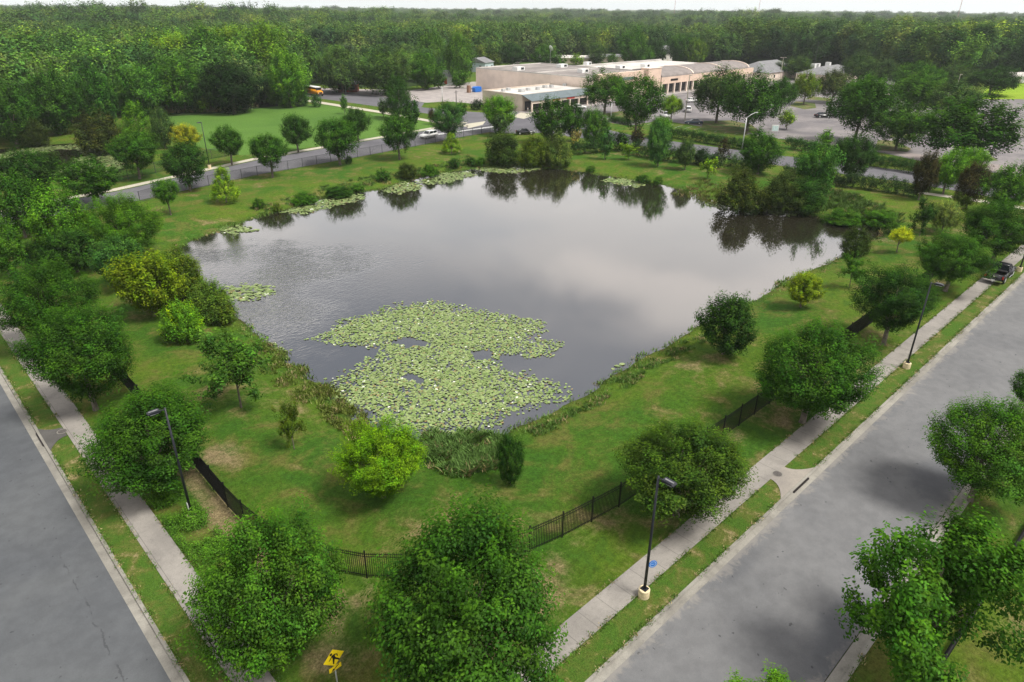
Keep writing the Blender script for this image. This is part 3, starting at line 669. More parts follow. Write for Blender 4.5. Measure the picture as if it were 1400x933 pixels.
def plant(x0, y0, x1, y1, shape, col, label, cat='tree', name=None, clear=1.2, group=None, trunk='auto', base=None, aspect=None):
    """a tree whose crown fills the given box of the photograph, standing on the ground"""
    wpx, hpx = x1-x0, y1-y0; cx, cy = (x0+x1)/2, (y0+y1)/2
    d = FWD+(cx-CX)/FPX*RT-(cy-CY)/FPX*UP; dz = -d[2]
    th = math.asin(-d[2]/np.linalg.norm(d)); 
    r = math.sqrt(max(0.16, ((hpx/wpx)**2-math.sin(th)**2)/math.cos(th)**2)) if aspect is None else aspect
    if cat in ('bush', 'shrub'): clear = min(clear, 0.05)
    gl = 0.0
    for _ in range(3):
        tt = (H-gl-clear)/(dz+r*wpx/(2*FPX)); c = tt*d; gl = gz(c[0], c[1]) 
        gl = max(gl, -0.9)
    shr = 0.925 if wpx > 95 else 0.94; Rr = wpx/2*tt/FPX*shr; Hc = clear+r*Rr/shr
    lod = 'hi' if wpx > 95 else 'mid' if wpx > 26 else 'lo'
    key = (shape, lod)
    if key not in CR: key = (shape, 'mid') if (shape, 'mid') in CR else (shape, 'lo')
    n = _cnt.get(key, 0); _cnt[key] = n+1; me = CR[key][n % len(CR[key])]
    e = empty(name or {'tree': 'tree', 'bush': 'bush', 'shrub': 'shrub'}.get(cat, 'tree'), c[0], c[1], gl, rr.uniform(0, 6.28))
    tag(e, label, cat, group)
    co = link('crown' if cat == 'tree' else 'foliage', me, e); co.location = (0, 0, Hc); co.scale = (Rr, Rr, r*Rr)
    b = PAL[col] if isinstance(col, str) else col; j = rr.uniform(0.92, 1.08); j *= 0.86 if col not in ('lime','yellow','gold','yolive') else 0.95; j *= 0.87 if wpx > 80 else 0.98; co.color = (b[0]*j, b[1]*j*1.10, b[2]*j*0.62, 1)
    if cat == 'tree':
        T = TR_BIG if shape == 'dome' else TR_THIN if shape in ('loose',) else TR
        tm = T[n % len(T)]; to = link('trunk', tm, e); s = max(Rr, 1.2); to.scale = (s, s, Hc)
    NTREE.append((c[0], c[1], Rr)); return e

# ---- trees along the two near streets
SG = 'trees lining the two near streets'
T = plant
T(500,692,772,978,'round','oak','largest leafy green street tree, bottom centre, crown nearly touching the pavement',group=SG,name='street_tree',clear=1.0)
T(262,690,468,908,'round','green','leafy green street tree left of the yellow walking-figure sign',group=SG,name='street_tree',clear=1.0)
T(115,528,283,667,'oval','oak','dark rounded tree behind the street lamp on the left street',group=SG,name='street_tree',clear=1.0)
T(40,418,177,552,'round','oak','green street tree leaning over the left sidewalk, before the drain apron',group=SG,name='street_tree',clear=1.2)
T(-8,352,123,462,'round','oak','wide dark street tree at the photo edge where the left sidewalk disappears',group=SG,name='street_tree',clear=1.3)
T(848,566,1020,706,'round',(0.048,0.090,0.022),'dark olive green street tree behind the lamp post with the blue oval sign',group=SG,name='street_tree',clear=1.2)
T(1036,433,1193,569,'round','oak','rounded street tree hiding the end of the black fence, over the right sidewalk',group=SG,name='street_tree',clear=1.4)
T(1168,363,1281,456,'round','dark','dark ball-shaped street tree beside the second lamp post of the right sidewalk',group=SG,name='street_tree',clear=1.6)
T(1257,316,1357,384,'round','oak','street tree just before the parked black pickup',group=SG,name='street_tree',clear=1.6)
T(1320,274,1425,346,'round','oak','broad street tree with yellowish shoots beyond the parked black pickup',group=SG,name='street_tree',clear=1.8)
T(1280,538,1432,674,'round','green','street tree across the right street, cut by the photo edge',group=SG,name='street_tree',clear=1.8)
T(1172,696,1396,925,'tiers',(0.050,0.130,0.020),'open spreading bright green street tree, bottom right corner of the photo',group=SG,name='street_tree',clear=1.4)
T(995,938,1125,1026,'tiers','bright','treetop poking up at the bottom edge beside the right street',group=SG,name='street_tree',clear=1.5)
T(1388,498,1440,560,'round','oak','tree across the right street of which only the crown edge shows',group=SG,name='street_tree',clear=1.5)
# ---- park trees round the pond, near side and left
T(458,576,582,688,'round',(0.105,0.205,0.014),'bright yellow-green round tree on the lawn at the near pond corner',clear=0.3)
T(679,590,718,660,'oval','dark','small dark upright tree at the near corner of the pond',clear=0.2)
T(955,398,1037,482,'oval','dark','dark green tree alone on the lawn beside the right pond bank',clear=0.5)
T(266,445,370,548,'loose',(0.065,0.145,0.036),'open pale-leaved sapling with a bare trunk on the left lawn',clear=1.1)
T(376,538,416,612,'loose','olive','thin sparse sapling on the bank left of the yellow-green tree',clear=0.3)
T(221,410,276,468,'fleck','bright','small bright bush with yellow sprigs left of the pond',cat='bush')
T(156,343,244,430,'round','yolive','large yellow-olive tree left of the pond',clear=0.5)
T(208,340,278,412,'round','olive','olive brown tree at the left pond bank behind the yellow-olive one',clear=0.3)
T(256,382,318,442,'shrub',(0.075,0.130,0.035),'feathery green bush hanging over the left pond bank',cat='bush')
T(296,405,320,445,'shrub','olive','low olive bush at the water edge on the left bank',cat='bush')
T(126,320,196,392,'round','blue','bluish green tree behind the yellow-olive tree',clear=0.4)
T(108,262,216,346,'round',(0.075,0.170,0.026),'large bright green many-topped tree on the left bank',clear=0.5)
T(42,250,116,348,'oval',(0.070,0.165,0.024),'tall bright green tree left of the many-topped one',clear=0.6)
T(60,310,135,372,'round','dark','dark shaded tree low between the bright trees on the left bank',clear=0.2)
T(-14,235,54,318,'oval','oak','dark green tall tree at the left photo edge level with the marsh pond',clear=0.8)
T(-30,292,26,372,'oval','green','green tree cut by the left photo edge above the wide street tree',clear=0.8)
T(2,205,78,264,'round','dark','dark round street tree in front of the black marsh water',clear=1.4)
T(80,216,160,270,'round','oak','round street tree just left of the start of the street behind the pond',clear=1.4)
T(25,325,70,362,'shrub','dark','dark undergrowth shrub behind the wide left street tree',cat='shrub')
BG = 'trees along the street behind the pond'
T(150,180,215,233,'round','oak','round street tree behind the street at the end of the marsh pond',clear=1.6,group=BG)
T(222,194,283,250,'round','dark','dark round tree before the tan lamp base behind the pond',clear=1.4,group=BG)
T(209,244,244,277,'round','green','small round-headed tree on the lawn before the chain-link fence',clear=2.0)
T(286,227,324,274,'cone','lime','small lime cone-shaped tree on the lawn by the chain-link fence',clear=0.4)
T(289,172,334,212,'round','oak','street tree between the black lamp pole and the field fence',clear=2.0,group=BG)
T(341,183,394,228,'round','oak','leafy tree standing directly at the chain-link fence, second from its left end',clear=2.0,group=BG)
T(382,156,426,198,'round','dark','dark round tree on the mown field, left of the three',clear=1.6,group=BG)
T(430,162,492,212,'round','oak','wide round tree at the chain-link fence in front of the field',clear=2.0,group=BG)
T(468,147,507,184,'round','dark','dark blue-green tree on the field beyond the wide round tree',clear=1.6,group=BG)
T(517,157,571,206,'round','oak','round tree at the fence just left of the white moving car',clear=1.8,group=BG)
T(526,103,561,160,'oval','dark','tall dark tree in front of the concrete yard',clear=0.5)
T(549,130,574,173,'oval','dark','dark slender tree leaning on the tall one before the yard',clear=0.8)
T(589,140,636,185,'round',(0.045,0.105,0.045),'bluish round tree just right of the white moving car',clear=1.6,group=BG)
T(464,129,476,151,'oval','green','small young tree beside the pale path across the field',clear=1.0,group='young trees along the field path')
T(516,134,531,156,'oval','grey','small grey-green young tree at the middle of the field path',clear=0.8,group='young trees along the field path')
T(584,147,596,166,'oval','red','little reddish tree beside the end of the field path',clear=0.8)
T(620,138,640,158,'oval','green','small green tree by the pole in front of the tan shop wall',clear=0.8)
T(641,135,662,150,'shrub','black','dark clipped shrub at the corner of the tan shop wall',cat='shrub')
T(658,131,707,176,'round','bright','bright green tree in front of the tan shop wall',clear=1.0)
T(671,154,697,184,'round','grey','pale grey-green small tree at the street corner, before the bright one',clear=0.6)
T(602,182,632,208,'cone','lime','small lime young tree on the far lawn behind the fence',clear=0.3)
T(662,178,712,224,'shrub',(0.040,0.066,0.022),'dark brown-green willow bush at the far pond corner',cat='bush')
T(704,183,752,226,'shrub','olive','olive green willow bush in the middle of the far bank clump',cat='bush')
T(742,178,784,226,'shrub',(0.10,0.14,0.055),'greyish feathery willow bush at the right of the far bank clump',cat='bush')
T(780,177,794,206,'loose','tan','half-dead tan sapling by the far bank clump',clear=0.2)
for i, (b, l) in enumerate((((513,228,533,247),'round dark bush alone on the far left bank'),((543,222,570,244),'wider dark bush with brown tint beside the round one, far left bank'),((575,224,602,242),'bright low bush at the end of the far left bank'),((612,214,630,228),'small dark bush on the lawn left of the far bank clump'),((636,210,652,224),'dark bush next to the far bank clump, left one'),((648,212,664,226),'greenish bush touching the far bank clump'),((344,268,361,284),'small ball bush on the left bank, alone'),((372,276,386,290),'tuft-like bush at the waterline of the left bank'),((398,262,434,280),'long low bush on the left bank before the first lily strip'),((446,254,482,270),'long dark low bush above the lily strip on the left bank'),((478,250,500,262),'low green bush ending the dark row on the left bank'),((470,212,482,224),'tiny shrub against the chain-link fence'),((800,225,815,236),'low bush at the waterline of the far bank'),((868,238,892,250),'dark low bush behind the thin lily strip on the far bank'),((892,240,908,252),'low green bush right of the dark one on the far bank'))):
    T(*b,'shrub',['oak','brown','green','dark','dark','green','green','olive','green','dark','green','dark','green','dark','green'][i],l,cat='bush')
# ---- far bank, in front of the back street
T(726,133,786,192,'round','oak','leafy tree hiding the end of the shop row, left of two',clear=0.6)
T(770,140,800,190,'round','dark','dark tree pressed between two leafy trees before the shop canopy',clear=0.4)
T(793,149,834,197,'round','green','leafy tree before the parking lot, right neighbour of the dark one',clear=0.6)
T(818,172,839,214,'oval','blue','slim bluish tree on the far lawn edge',clear=0.6)
T(836,178,862,206,'shrub','dark','dark shrub behind the slim bluish tree',cat='shrub')
T(862,173,882,200,'oval','red','dark red-leaved tree between green ones at the back street',clear=0.8)
T(885,163,920,222,'oval',(0.055,0.135,0.050),'tall green tree standing forward of the near hedge, middle of the far lawn',clear=0.8)
T(890,160,918,184,'round','bright','bright treetop right behind the tall green tree by the hedge',clear=1.0)
T(848,195,872,215,'loose','lime','pale lime sapling on the far lawn',clear=0.6)
T(925,190,953,226,'oval','grey','open grey-green tree with pale trunk on the far lawn',clear=0.9)
T(948,200,970,224,'shrub','black','dark bush against the near hedge behind the grey-green tree',cat='bush')
T(977,187,1002,220,'cone','red','reddish cone-shaped tree by the near hedge',clear=0.6)
T(957,216,981,242,'loose','lime','bright lime sapling before the reddish cone',clear=0.4)
T(1012,178,1070,234,'round','oak','large round tree at the foot of the silver street light',clear=0.6)
T(1086,193,1146,262,'loose',(0.058,0.150,0.042),'tall light green tree at the end of the far bank, beside the dark round one',clear=0.6)
T(1092,200,1142,258,'oval','green','green tree tucked into the tall light green one',clear=0.6)
T(1141,183,1200,243,'round','dark','dark round tree over the back street, left of the long hedge',clear=0.8)
T(1118,176,1140,200,'oval','bright','small bright treetop between the tall light tree and the hedge',clear=0.8)
T(980,231,1052,290,'shrub',(0.040,0.056,0.018),'large dark brown-green bush at the right pond end, left of three',cat='bush')
T(1038,234,1104,290,'shrub','brown','large dark bush at the right pond end, middle of three',cat='bush')
T(1080,244,1130,292,'shrub','dark','dark bush at the right pond end, right of three',cat='bush')
T(1148,310,1190,350,'shrub',(0.034,0.056,0.018),'dark bush standing in the water on the right bank',cat='bush')
T(1130,286,1180,306,'shrub','green','low green thicket on the bank right of the three dark bushes',cat='bush')
T(1180,286,1226,310,'shrub','green','low thicket before the yellow small tree',cat='bush')
T(1217,311,1247,332,'dome','yellow','small bright yellow tree on the right lawn',clear=1.4)
T(1248,270,1281,320,'loose','dark','dark sapling beside the pale one on the right lawn',clear=0.4)
T(1273,274,1315,313,'dome','pale','pale spreading young tree on the right lawn',clear=0.6)
T(1148,346,1187,386,'loose','green','thin green sapling on the lawn by the right bank',clear=0.8)
T(1076,370,1124,416,'round','yolive','small yellow-olive round tree on the lawn by the right bank',clear=0.5)
T(1249,206,1283,264,'oval','red','tall dark red tree at the end of the near hedge',clear=1.2)
T(1276,204,1322,258,'oval','bright','bright green tree right of the tall dark red one',clear=1.0)
T(1310,222,1353,276,'oval','red','second dark red tree, over the pale path',clear=1.2)
T(1312,202,1350,240,'round','bright','bright green crown rising above the second dark red tree',clear=1.2)
T(1348,222,1408,292,'round','green','green tree at the right photo edge beyond the pale path',clear=1.0)
T(1300,262,1330,285,'loose','olive','small thin tree in front of the pale path',clear=0.6)
# ---- parking lot trees
PG = 'spreading trees standing in the parking lot'
T(795,96,862,142,'dome','green','spreading tree in front of the cream shop wall and canopy end',clear=3,group=PG)
T(840,103,906,172,'round','oak','tall round-crowned tree on the parking island left of the white truck',clear=3,group=PG)
T(903,130,936,156,'dome','lime','small lime-topped tree between the white truck and the white car',clear=2,group=PG)
T(948,92,1022,152,'dome','grey','broad grey-green tree behind the dark blue car',clear=3,group=PG)
T(988,98,1068,166,'dome','oak','broadest dark tree in the lot behind the silver street light',clear=2.4,group=PG)
T(1050,106,1092,146,'dome','oak','dark tree at the right of the broadest one, leaning over its island',clear=2.2,group=PG)
T(1066,148,1090,172,'dome','lime','small yellowish tree beside the white box sign',clear=1,group=PG)
T(1085,98,1122,134,'dome',(0.100,0.150,0.020),'yellow-green tree near the grey-roofed shop',clear=2,group=PG)
T(1067,77,1113,103,'dome','grey','pale grey-green dome tree in front of the grey-roofed shop',clear=1.5,group=PG)
T(1118,96,1166,132,'dome',(0.068,0.086,0.052),'dull grey tree in the middle of the lot',clear=2,group=PG)
T(1152,72,1200,112,'dome','grey','greyish dome tree at the far edge of the lot',clear=1,group=PG)
T(1180,80,1230,112,'dome',(0.045,0.08,0.045),'dark dome tree joined to the greyish one, far edge of the lot',clear=1,group=PG)
T(1137,106,1222,176,'dome','oak','large spreading tree with a thick forked trunk beside the twin lamp',clear=3.2,group=PG)
T(1195,140,1272,196,'dome',(0.045,0.095,0.026),'low wide tree just right of the twin lamp',clear=1.6,group=PG)
T(1205,102,1290,150,'dome','green','broad green tree behind the twin lamp, middle of the clump',clear=2,group=PG)
T(1150,104,1210,150,'dome','green','broad tree behind the forked one',clear=2,group=PG)
T(1272,112,1340,160,'dome','grey','grey-green tree behind the big spreading one on the right',clear=2.2,group=PG)
T(1268,130,1392,212,'dome','oak','biggest spreading tree of the lot, on the right with a bent dark trunk',clear=2.6,group=PG)
T(1326,92,1392,124,'dome','dark','dark flat-topped tree beside the yellow-green field',clear=1.6,group=PG)
T(1222,86,1292,124,'dome','green','broad green tree at the far lot edge, left of the flat-topped one',clear=1,group=PG)
T(1284,88,1332,120,'dome','grey','grey-green tree between the flat-topped one and the broad green one',clear=1,group=PG)
# ---- edge of the wood behind marsh and field
WG = 'trees at the edge of the wood behind the field'
T(206,47,268,118,'round','lime','lime-topped tall tree at the wood edge',clear=1,group=WG)
T(258,36,316,118,'oval','green','tall narrow green tree between two lime ones at the wood edge',clear=1,group=WG)
T(288,38,352,112,'round',(0.125,0.200,0.024),'yellow-green tall tree at the wood edge, left of the tallest',clear=1,group=WG)
T(332,33,402,125,'oval',(0.095,0.180,0.024),'tallest bright green tree of the wood edge',clear=1,group=WG)
T(366,72,420,144,'round','bright','bright green tree where the wood meets the street with the school bus',clear=0.3,group=WG)
T(276,84,354,154,'round','black','very dark round tree at the field edge',clear=0,group=WG)
T(212,80,282,152,'round','green','mid-green tree with pale leaf tips behind the field corner',clear=0,group=WG)
T(160,90,222,158,'round',(0.055,0.140,0.030),'bright-sprayed green tree above the brown bush',clear=0,group=WG)
T(98,92,156,170,'oval',(0.040,0.110,0.026),'narrow green tree over the grass behind the marsh',clear=0.5,group=WG)
T(34,96,104,180,'round','oak','dark green broad tree behind the marsh',clear=0.5,group=WG)
T(-30,110,48,190,'round','oak','dark tree at the left photo edge behind the marsh',clear=0.5,group=WG)
T(28,128,56,170,'loose',(0.20,0.26,0.17),'whitish-leaved sapling behind the marsh grass',clear=1)
T(62,138,90,174,'loose',(0.13,0.19,0.11),'pale thin sapling on the grass behind the marsh',clear=1)
T(-10,156,14,184,'shrub','lime','lime bush at the left photo edge behind the marsh',cat='bush')
T(30,163,64,200,'shrub','brown','brown-green cone bush on the marsh bank',cat='bush')
T(97,152,170,208,'shrub',(0.042,0.050,0.020),'big dark brown bush on the marsh bank',cat='bush')
T(162,139,212,196,'cone','bright','bright cone-shaped tree right of the big brown bush',clear=0.2)
T(204,147,236,200,'oval','grey','grey-green narrow tree behind the marsh end',clear=0.4)
T(233,169,272,202,'round','gold','golden-orange tree in front of the field',clear=0.3)
T(262,128,288,152,'shrub','lime','small lime bush under the very dark tree at the field edge',cat='bush')
T(364,117,394,143,'shrub','bright','bright bush at the far field edge',cat='bush')
T(394,118,422,144,'shrub','blue','bluish bush before the school bus',cat='bush')
T(424,128,440,146,'shrub','blue','small bluish bush at the start of the pale field path',cat='bush')
# ---- behind the yard and the shops
T(432,66,500,124,'dome','grey','large grey-green oak behind the school bus and street lights',clear=0.5)
T(486,66,562,126,'dome',(0.056,0.098,0.040),'broad grey-green oak at the left end of the concrete yard',clear=0.4)
T(374,48,432,106,'round',(0.036,0.062,0.034),'dark greyish tree above the school bus',clear=0.5)
T(556,72,606,120,'round','green','green tree on the edge of the concrete yard',clear=0.4)
T(572,44,608,96,'oval',(0.070,0.145,0.028),'tall fresh green tree behind the concrete yard',clear=0.5)
T(606,46,650,112,'oval',(0.070,0.150,0.030),'tall fresh green tree beside the cream shop wall',clear=0.5)
T(683,59,718,90,'round','dark','dark tree behind the flat shop roof, left of the gravel drive',clear=0.3)
T(664,72,686,92,'shrub','olive','olive bush beside the pale blue house',cat='bush')
T(727,62,762,90,'round','green','green tree behind the roof right of the gravel drive',clear=0.3)
T(752,72,776,91,'shrub','green','low green bush behind the roof near the satellite dish',cat='bush')
T(779,72,799,88,'shrub','lime','small lime bush behind the roof',cat='bush')
T(803,60,830,86,'round','grey','grey-green ball-shaped tree behind the long roof',clear=0.3)
T(829,72,848,87,'shrub','green','dark green bush next to the ball-shaped tree behind the roof',cat='bush')
T(845,40,884,90,'oval','green','tall green tree standing behind the middle of the long roof',clear=0.3)
T(862,62,895,90,'round','green','green lower tree right of the tall one behind the long roof',clear=0.3)
T(884,56,914,88,'oval','dark','dark tree left of the pale hut behind the roof',clear=0.3)
T(913,47,950,88,'round','oak','leafy tree right of the pale hut behind the roof',clear=0.3)
T(938,54,968,90,'round',(0.090,0.150,0.026),'yellowish tree behind the far end of the shop roof',clear=0.3)

# ---------------------------------------------------------------- the wood: single trees in front, a mass behind
rng = np.random.default_rng(5)
pts = []
def ring(r0, r1, step):
    n = int((r1-r0)/step)
    for i in range(n):
        r = r0+step*(i+0.5); k = int(r*R_(92)/step)
        for j in range(k):
            a = YAW+R_(-46)+R_(92)*(j+0.5)/k
            rad = r+rng.uniform(-.45, .45)*step; aa = a+rng.uniform(-.45, .45)*step/r
            x, y = rad*math.sin(aa), rad*math.cos(aa); px, py = PX(x, y, 0)
            if py < base_y(px)-1.0: pts.append((x, y, rad, px, py, step))
ring(150, 330, 8.2); ring(330, 620, 10.5); ring(620, 1100, 14); ring(1100, 2200, 21); ring(2200, 5000, 32)
HOUSES = [G(656,97),G(610,118),G(905,84),G(780,84),G(838,84),G(430,96),G(477,124),G(1134,106),G(1380,112),G(428,90)]
keep = []
for (x, y, rad, px, py, st) in pts:
    if any(math.hypot(x-a, y-b) < 11 for a, b in HOUSES): continue
    if rad < 420 and any(math.hypot(x-a, y-b) < 0.75*r_ for a, b, r_ in NTREE): continue
    zone = 'left' if px < 420 else 'yard' if px < 640 else 'shops' if px < 1000 else 'right'
    pine = rng.random() < {'left': .15, 'yard': .2, 'shops': .35, 'right': .75}[zone]
    h = rng.uniform(14, 20) if zone != 'right' else rng.uniform(17, 24.5)
    if rad < 300 and zone in ('left',): h = rng.uniform(11, 18)
    if zone in ('yard', 'shops') and rad < 420: h = rng.uniform(7, 12)
    if rad > 620:
        h = rng.uniform(11, 20)+(8 if rng.random() < 0.05 else 0)+4*math.sin(x/170+1.5*math.sin(y/230))+2.5*math.sin(y/97)
    keep.append([x, y, rad, px, py, h, pine, zone, st])
keep.sort(key=lambda q: q[2])
sky_y = np.full(1500, 1000.0)
solo, mass = [], []
for q in keep:
    x, y, rad, px, py, h, pine, zone, st = q
    w_ = (0.42 if not pine else 0.30)*h*0.75; wp = w_/rad*FPX; ty = PX(x, y, h)[1]
    a, b = int(max(0, px-wp/2)), int(min(1399, px+wp/2)); vis = 0
    if b > a:
        vis = float(np.clip(sky_y[a:b]-ty, 0, 99).mean())
        sky_y[a:b] = np.minimum(sky_y[a:b], ty+1)
    q.append(vis)
    if len(solo) < 165 and vis > 3 and b-a > 5: solo.append(q)
    elif vis > -1 and (b > a or True): mass.append(q)
FT = {False: [crown_mesh('tree_crown', 201+i, 'oval' if i < 2 else 'round', 150, 34, 0.058, 0.13, amp=0.45) for i in range(4)],
      True: [crown_mesh('tree_crown', 211+i, 'pine', 120, 32, 0.055, 0.13) for i in range(3)]}
TONES = [('dark', (0.026,0.058,0.022), 0.36), ('mid-green', (0.042,0.090,0.026), 0.34), ('fresh green', (0.075,0.140,0.030), 0.16), ('greyish', (0.055,0.078,0.042), 0.14)]
WHERE = {'left': 'in the wood beyond the marsh and the mown field', 'yard': 'in the wood behind the concrete yard and school bus', 'shops': 'in the wood behind the flat shop roofs', 'right': 'in the wood beyond the parking lot'}
for i, (x, y, rad, px, py, h, pine, zone, st, vis) in enumerate(solo):
    u_ = rng.random(); acc = 0
    for tn, tcl, p_ in TONES:
        acc += p_
        if u_ < acc: break
    lab = '%s %s %s' % (tn, 'tall pine' if pine else 'broadleaf tree', WHERE[zone])
    me = FT[pine][i % len(FT[pine])]
    Rr = (0.27 if pine else 0.42)*h*rng.uniform(.85, 1.15); ch = 0.36*h if pine else 0.46*h
    e = empty('pine_tree' if pine else 'tree', x, y, 0, rng.uniform(0, 6.28)); tag(e, lab, 'tree', lab)
    c = link('crown', me, e); c.location = (0, 0, h-ch); c.scale = (Rr, Rr, ch)
    j = rng.uniform(.9, 1.1); j *= 1.45; c.color = (tcl[0]*j, tcl[1]*j*1.08, tcl[2]*j*0.8, 1)
    to = link('trunk', TR_THIN[0] if pine else TR[0], e); to.scale = (max(2.5, Rr), max(2.5, Rr), (h-ch)*0.95)
def wood(name, rows, meshes, label):
    me = bpy.data.meshes.new(name+'_points'); me.vertices.add(len(rows))
    co, sc, ro = [], [], []
    for (x, y, rad, px, py, h, pine, zone, st, vis) in rows:
        Rr = max((0.29 if pine else 0.46)*h*(0.8+0.5*rng.random()), st*0.62 if rad > 600 else 0); ch = (0.38 if pine else 0.48)*h
        co += [x, y, h-ch]; sc += [Rr, Rr, ch]; ro += [0, 0, rng.uniform(0, 6.28)]
    me.vertices.foreach_set('co', co)
    a = me.attributes.new('size', 'FLOAT_VECTOR', 'POINT'); a.data.foreach_set('vector', sc)
    a = me.attributes.new('turn', 'FLOAT_VECTOR', 'POINT'); a.data.foreach_set('vector', ro)
    o = link(name, me); tag(o, label, 'wood', None, 'stuff')
    ng = bpy.data.node_groups.new(name+'_nodes', 'GeometryNodeTree')
    ng.interface.new_socket('Geometry', in_out='INPUT', socket_type='NodeSocketGeometry'); ng.interface.new_socket('Geometry', in_out='OUTPUT', socket_type='NodeSocketGeometry')
    gi, go = ng.nodes.new('NodeGroupInput'), ng.nodes.new('NodeGroupOutput'); ip = ng.nodes.new('GeometryNodeInstanceOnPoints')
    jn = ng.nodes.new('GeometryNodeJoinGeometry')
    for s in meshes:
        oi = ng.nodes.new('GeometryNodeObjectInfo'); oi.inputs['Object'].default_value = s; oi.inputs['As Instance'].default_value = True
        ng.links.new(oi.outputs['Geometry'], jn.inputs[0])
    ng.links.new(gi.outputs[0], ip.inputs['Points']); ng.links.new(jn.outputs[0], ip.inputs['Instance']); ip.inputs['Pick Instance'].default_value = True
    for an, sk in (('size', 'Scale'), ('turn', 'Rotation')):
        na = ng.nodes.new('GeometryNodeInputNamedAttribute'); na.data_type = 'FLOAT_VECTOR'; na.inputs['Name'].default_value = an
        ng.links.new(na.outputs[0], ip.inputs[sk])
    ng.links.new(ip.outputs[0], go.inputs[0])
    md = o.modifiers.new('wood', 'NODES'); md.node_group = ng
    return o
# the mass takes its tree shapes from real trees of the wood (first ones of the mass itself, standing at the rear)
def src_tree(pine, k):
    rows = [q for q in mass if q[6] == pine and 300 < q[2] < 700 and q[9] > 1]
    q = rows[k]; mass.remove(q); x, y, rad, px, py, h = q[:6]
    me = FT[pine][k % len(FT[pine])].copy(); me.materials.clear(); me.materials.append(M_FLEAF)
    e = link('tree', me); ch = (0.38 if pine else 0.48)*h; Rr = (0.29 if pine else 0.46)*h*(0.8+0.5*rng.random())
    e.location = (x, y, h-ch); e.scale = (Rr, Rr, ch)
    lab = '%s in the deep wood %s' % ('pine' if pine else 'broadleaf tree', {'left': 'at the left', 'yard': 'behind the yard', 'shops': 'behind the shops', 'right': 'at the right'}[q[7]])
    tag(e, lab, 'tree', lab); return e
SB = [src_tree(False, k) for k in range(4)]; SP = [src_tree(True, k) for k in range(3)]
def mesh_src(obs):
    return obs
wood('broadleaf_wood', [q for q in mass if not q[6]], SB, 'dark green broadleaf wood stretching to the horizon')
wood('pine_wood', [q for q in mass if q[6]], SP, 'tall pine wood stretching to the horizon')
print('solo', len(solo), 'mass', len(mass), 'planted', len(NTREE))

# ---------------------------------------------------------------- lily pads
def holes(P, s, seed): return wob(P, s, 0.5, seed)+wob(P, s*0.37, 0.35, seed+3)
def pads(name, px_poly, label, seed, dens=7.0, rad=(0.13, 0.27), hole_px=(), thr=0.55, edge=0.5, col=0.80):
    rg = np.random.default_rng(seed); poly = poly_px(px_poly, WZ); a = np.array(poly)
    lo, hi = a.min(0), a.max(0); n = int((hi-lo).prod()*dens*1.3)
    P = lo+(hi-lo)*rg.random((n, 2)); d = -pdist(P, poly)+wob(P, 2.0, 0.25*min(4, edge*2.2), seed)+wob(P, 0.7, 0.35, seed)
    ok = (d > 0) & (rg.random(n) < np.clip(0.04+d/(edge*2.2), 0, 1)**0.8) & (holes(P, 2.2, seed) < thr+0.3*rg.random(n))
    for hp in hole_px:
        h = -pdist(P, poly_px(hp, WZ))+wob(P, 0.6, 0.35, seed+9); ok &= h < 0
    P = P[ok]; n = len(P); k = 9
    r = rad[0]+(rad[1]-rad[0])*rg.random(n)**1.3; th0 = rg.random(n)*6.28; asp = 0.82+0.18*rg.random(n)
    tx, ty = rg.normal(size=n)*0.13, rg.normal(size=n)*0.13; z0 = WZ+0.012+rg.random(n)*0.05
    V = np.zeros((n, k, 3)); 
    for i in range(k):
        t_ = th0+0.16+(6.283-0.32)*i/(k-1) if i < k-1 else th0+6.283-0.16
        t_ = th0+0.18+(6.283-0.36)*(i-0)/(k-2) if i < k-1 else th0
        rr_ = r*(1 if i < k-1 else 0.12); x = np.cos(t_)*rr_; y = np.sin(t_)*rr_*asp
        V[:, i, 0] = P[:, 0]+x; V[:, i, 1] = P[:, 1]+y; V[:, i, 2] = z0+tx*x+ty*y+0.02*(i % 2)
    V[..., 2] = np.maximum(V[..., 2], WZ+0.006)
    c = rg.random(n)[:, None]; base = np.array([0.205, 0.30, 0.085])*(1-c)+np.array([0.32, 0.39, 0.165])*c
    dk = rg.random(n) < 0.14; base[dk] = np.array([0.16, 0.25, 0.06]); br = rg.random(n) < 0.045; base[br] = np.array([0.30, 0.24, 0.10]); wt = rg.random(n) < 0.012; base[wt] = np.array([0.75, 0.78, 0.66])
    T = np.repeat(np.column_stack([base*col*(0.85+0.3*rg.random((n, 1))), np.ones(n)]), k, 0)
    me = np_mesh(name, V.reshape(-1, 3), np.arange(n*k).reshape(-1, k), {'tint': ('FLOAT_COLOR', T)})
    return tag(link(name, me, None, M_PAD), label, 'lily pads', None, 'stuff')
m, t, o = newmat('lily_pad'); at = N(t, 'ShaderNodeAttribute', attribute_name='tint'); princ(t, o, at.outputs['Color'], 0.45, 0, 0.4); M_PAD = m
pads('lily_pads', [(410,462),(440,450),(470,435),(530,418),(600,409),(650,421),(740,438),(753,452),(738,462),(777,468),(762,488),(700,492),(700,506),(760,519),(783,535),(770,550),(700,568),(688,588),(640,600),(590,606),(560,596),(520,581),(478,563),(450,540),(452,518),(480,503),(515,480),(455,474)], 'big raft of pale green lily pads at the near pond corner', 3, 30, (0.085, 0.155), ([(645,480),(662,478),(678,486),(664,493),(648,490)], [(684,488),(715,484),(722,502),(700,508),(684,498)], [(530,466),(560,462),(600,470),(560,476)], [(552,514),(572,513),(580,522),(556,524)], [(470,560),(500,560),(510,572),(490,575)]), 0.50, 1.3, 0.86)
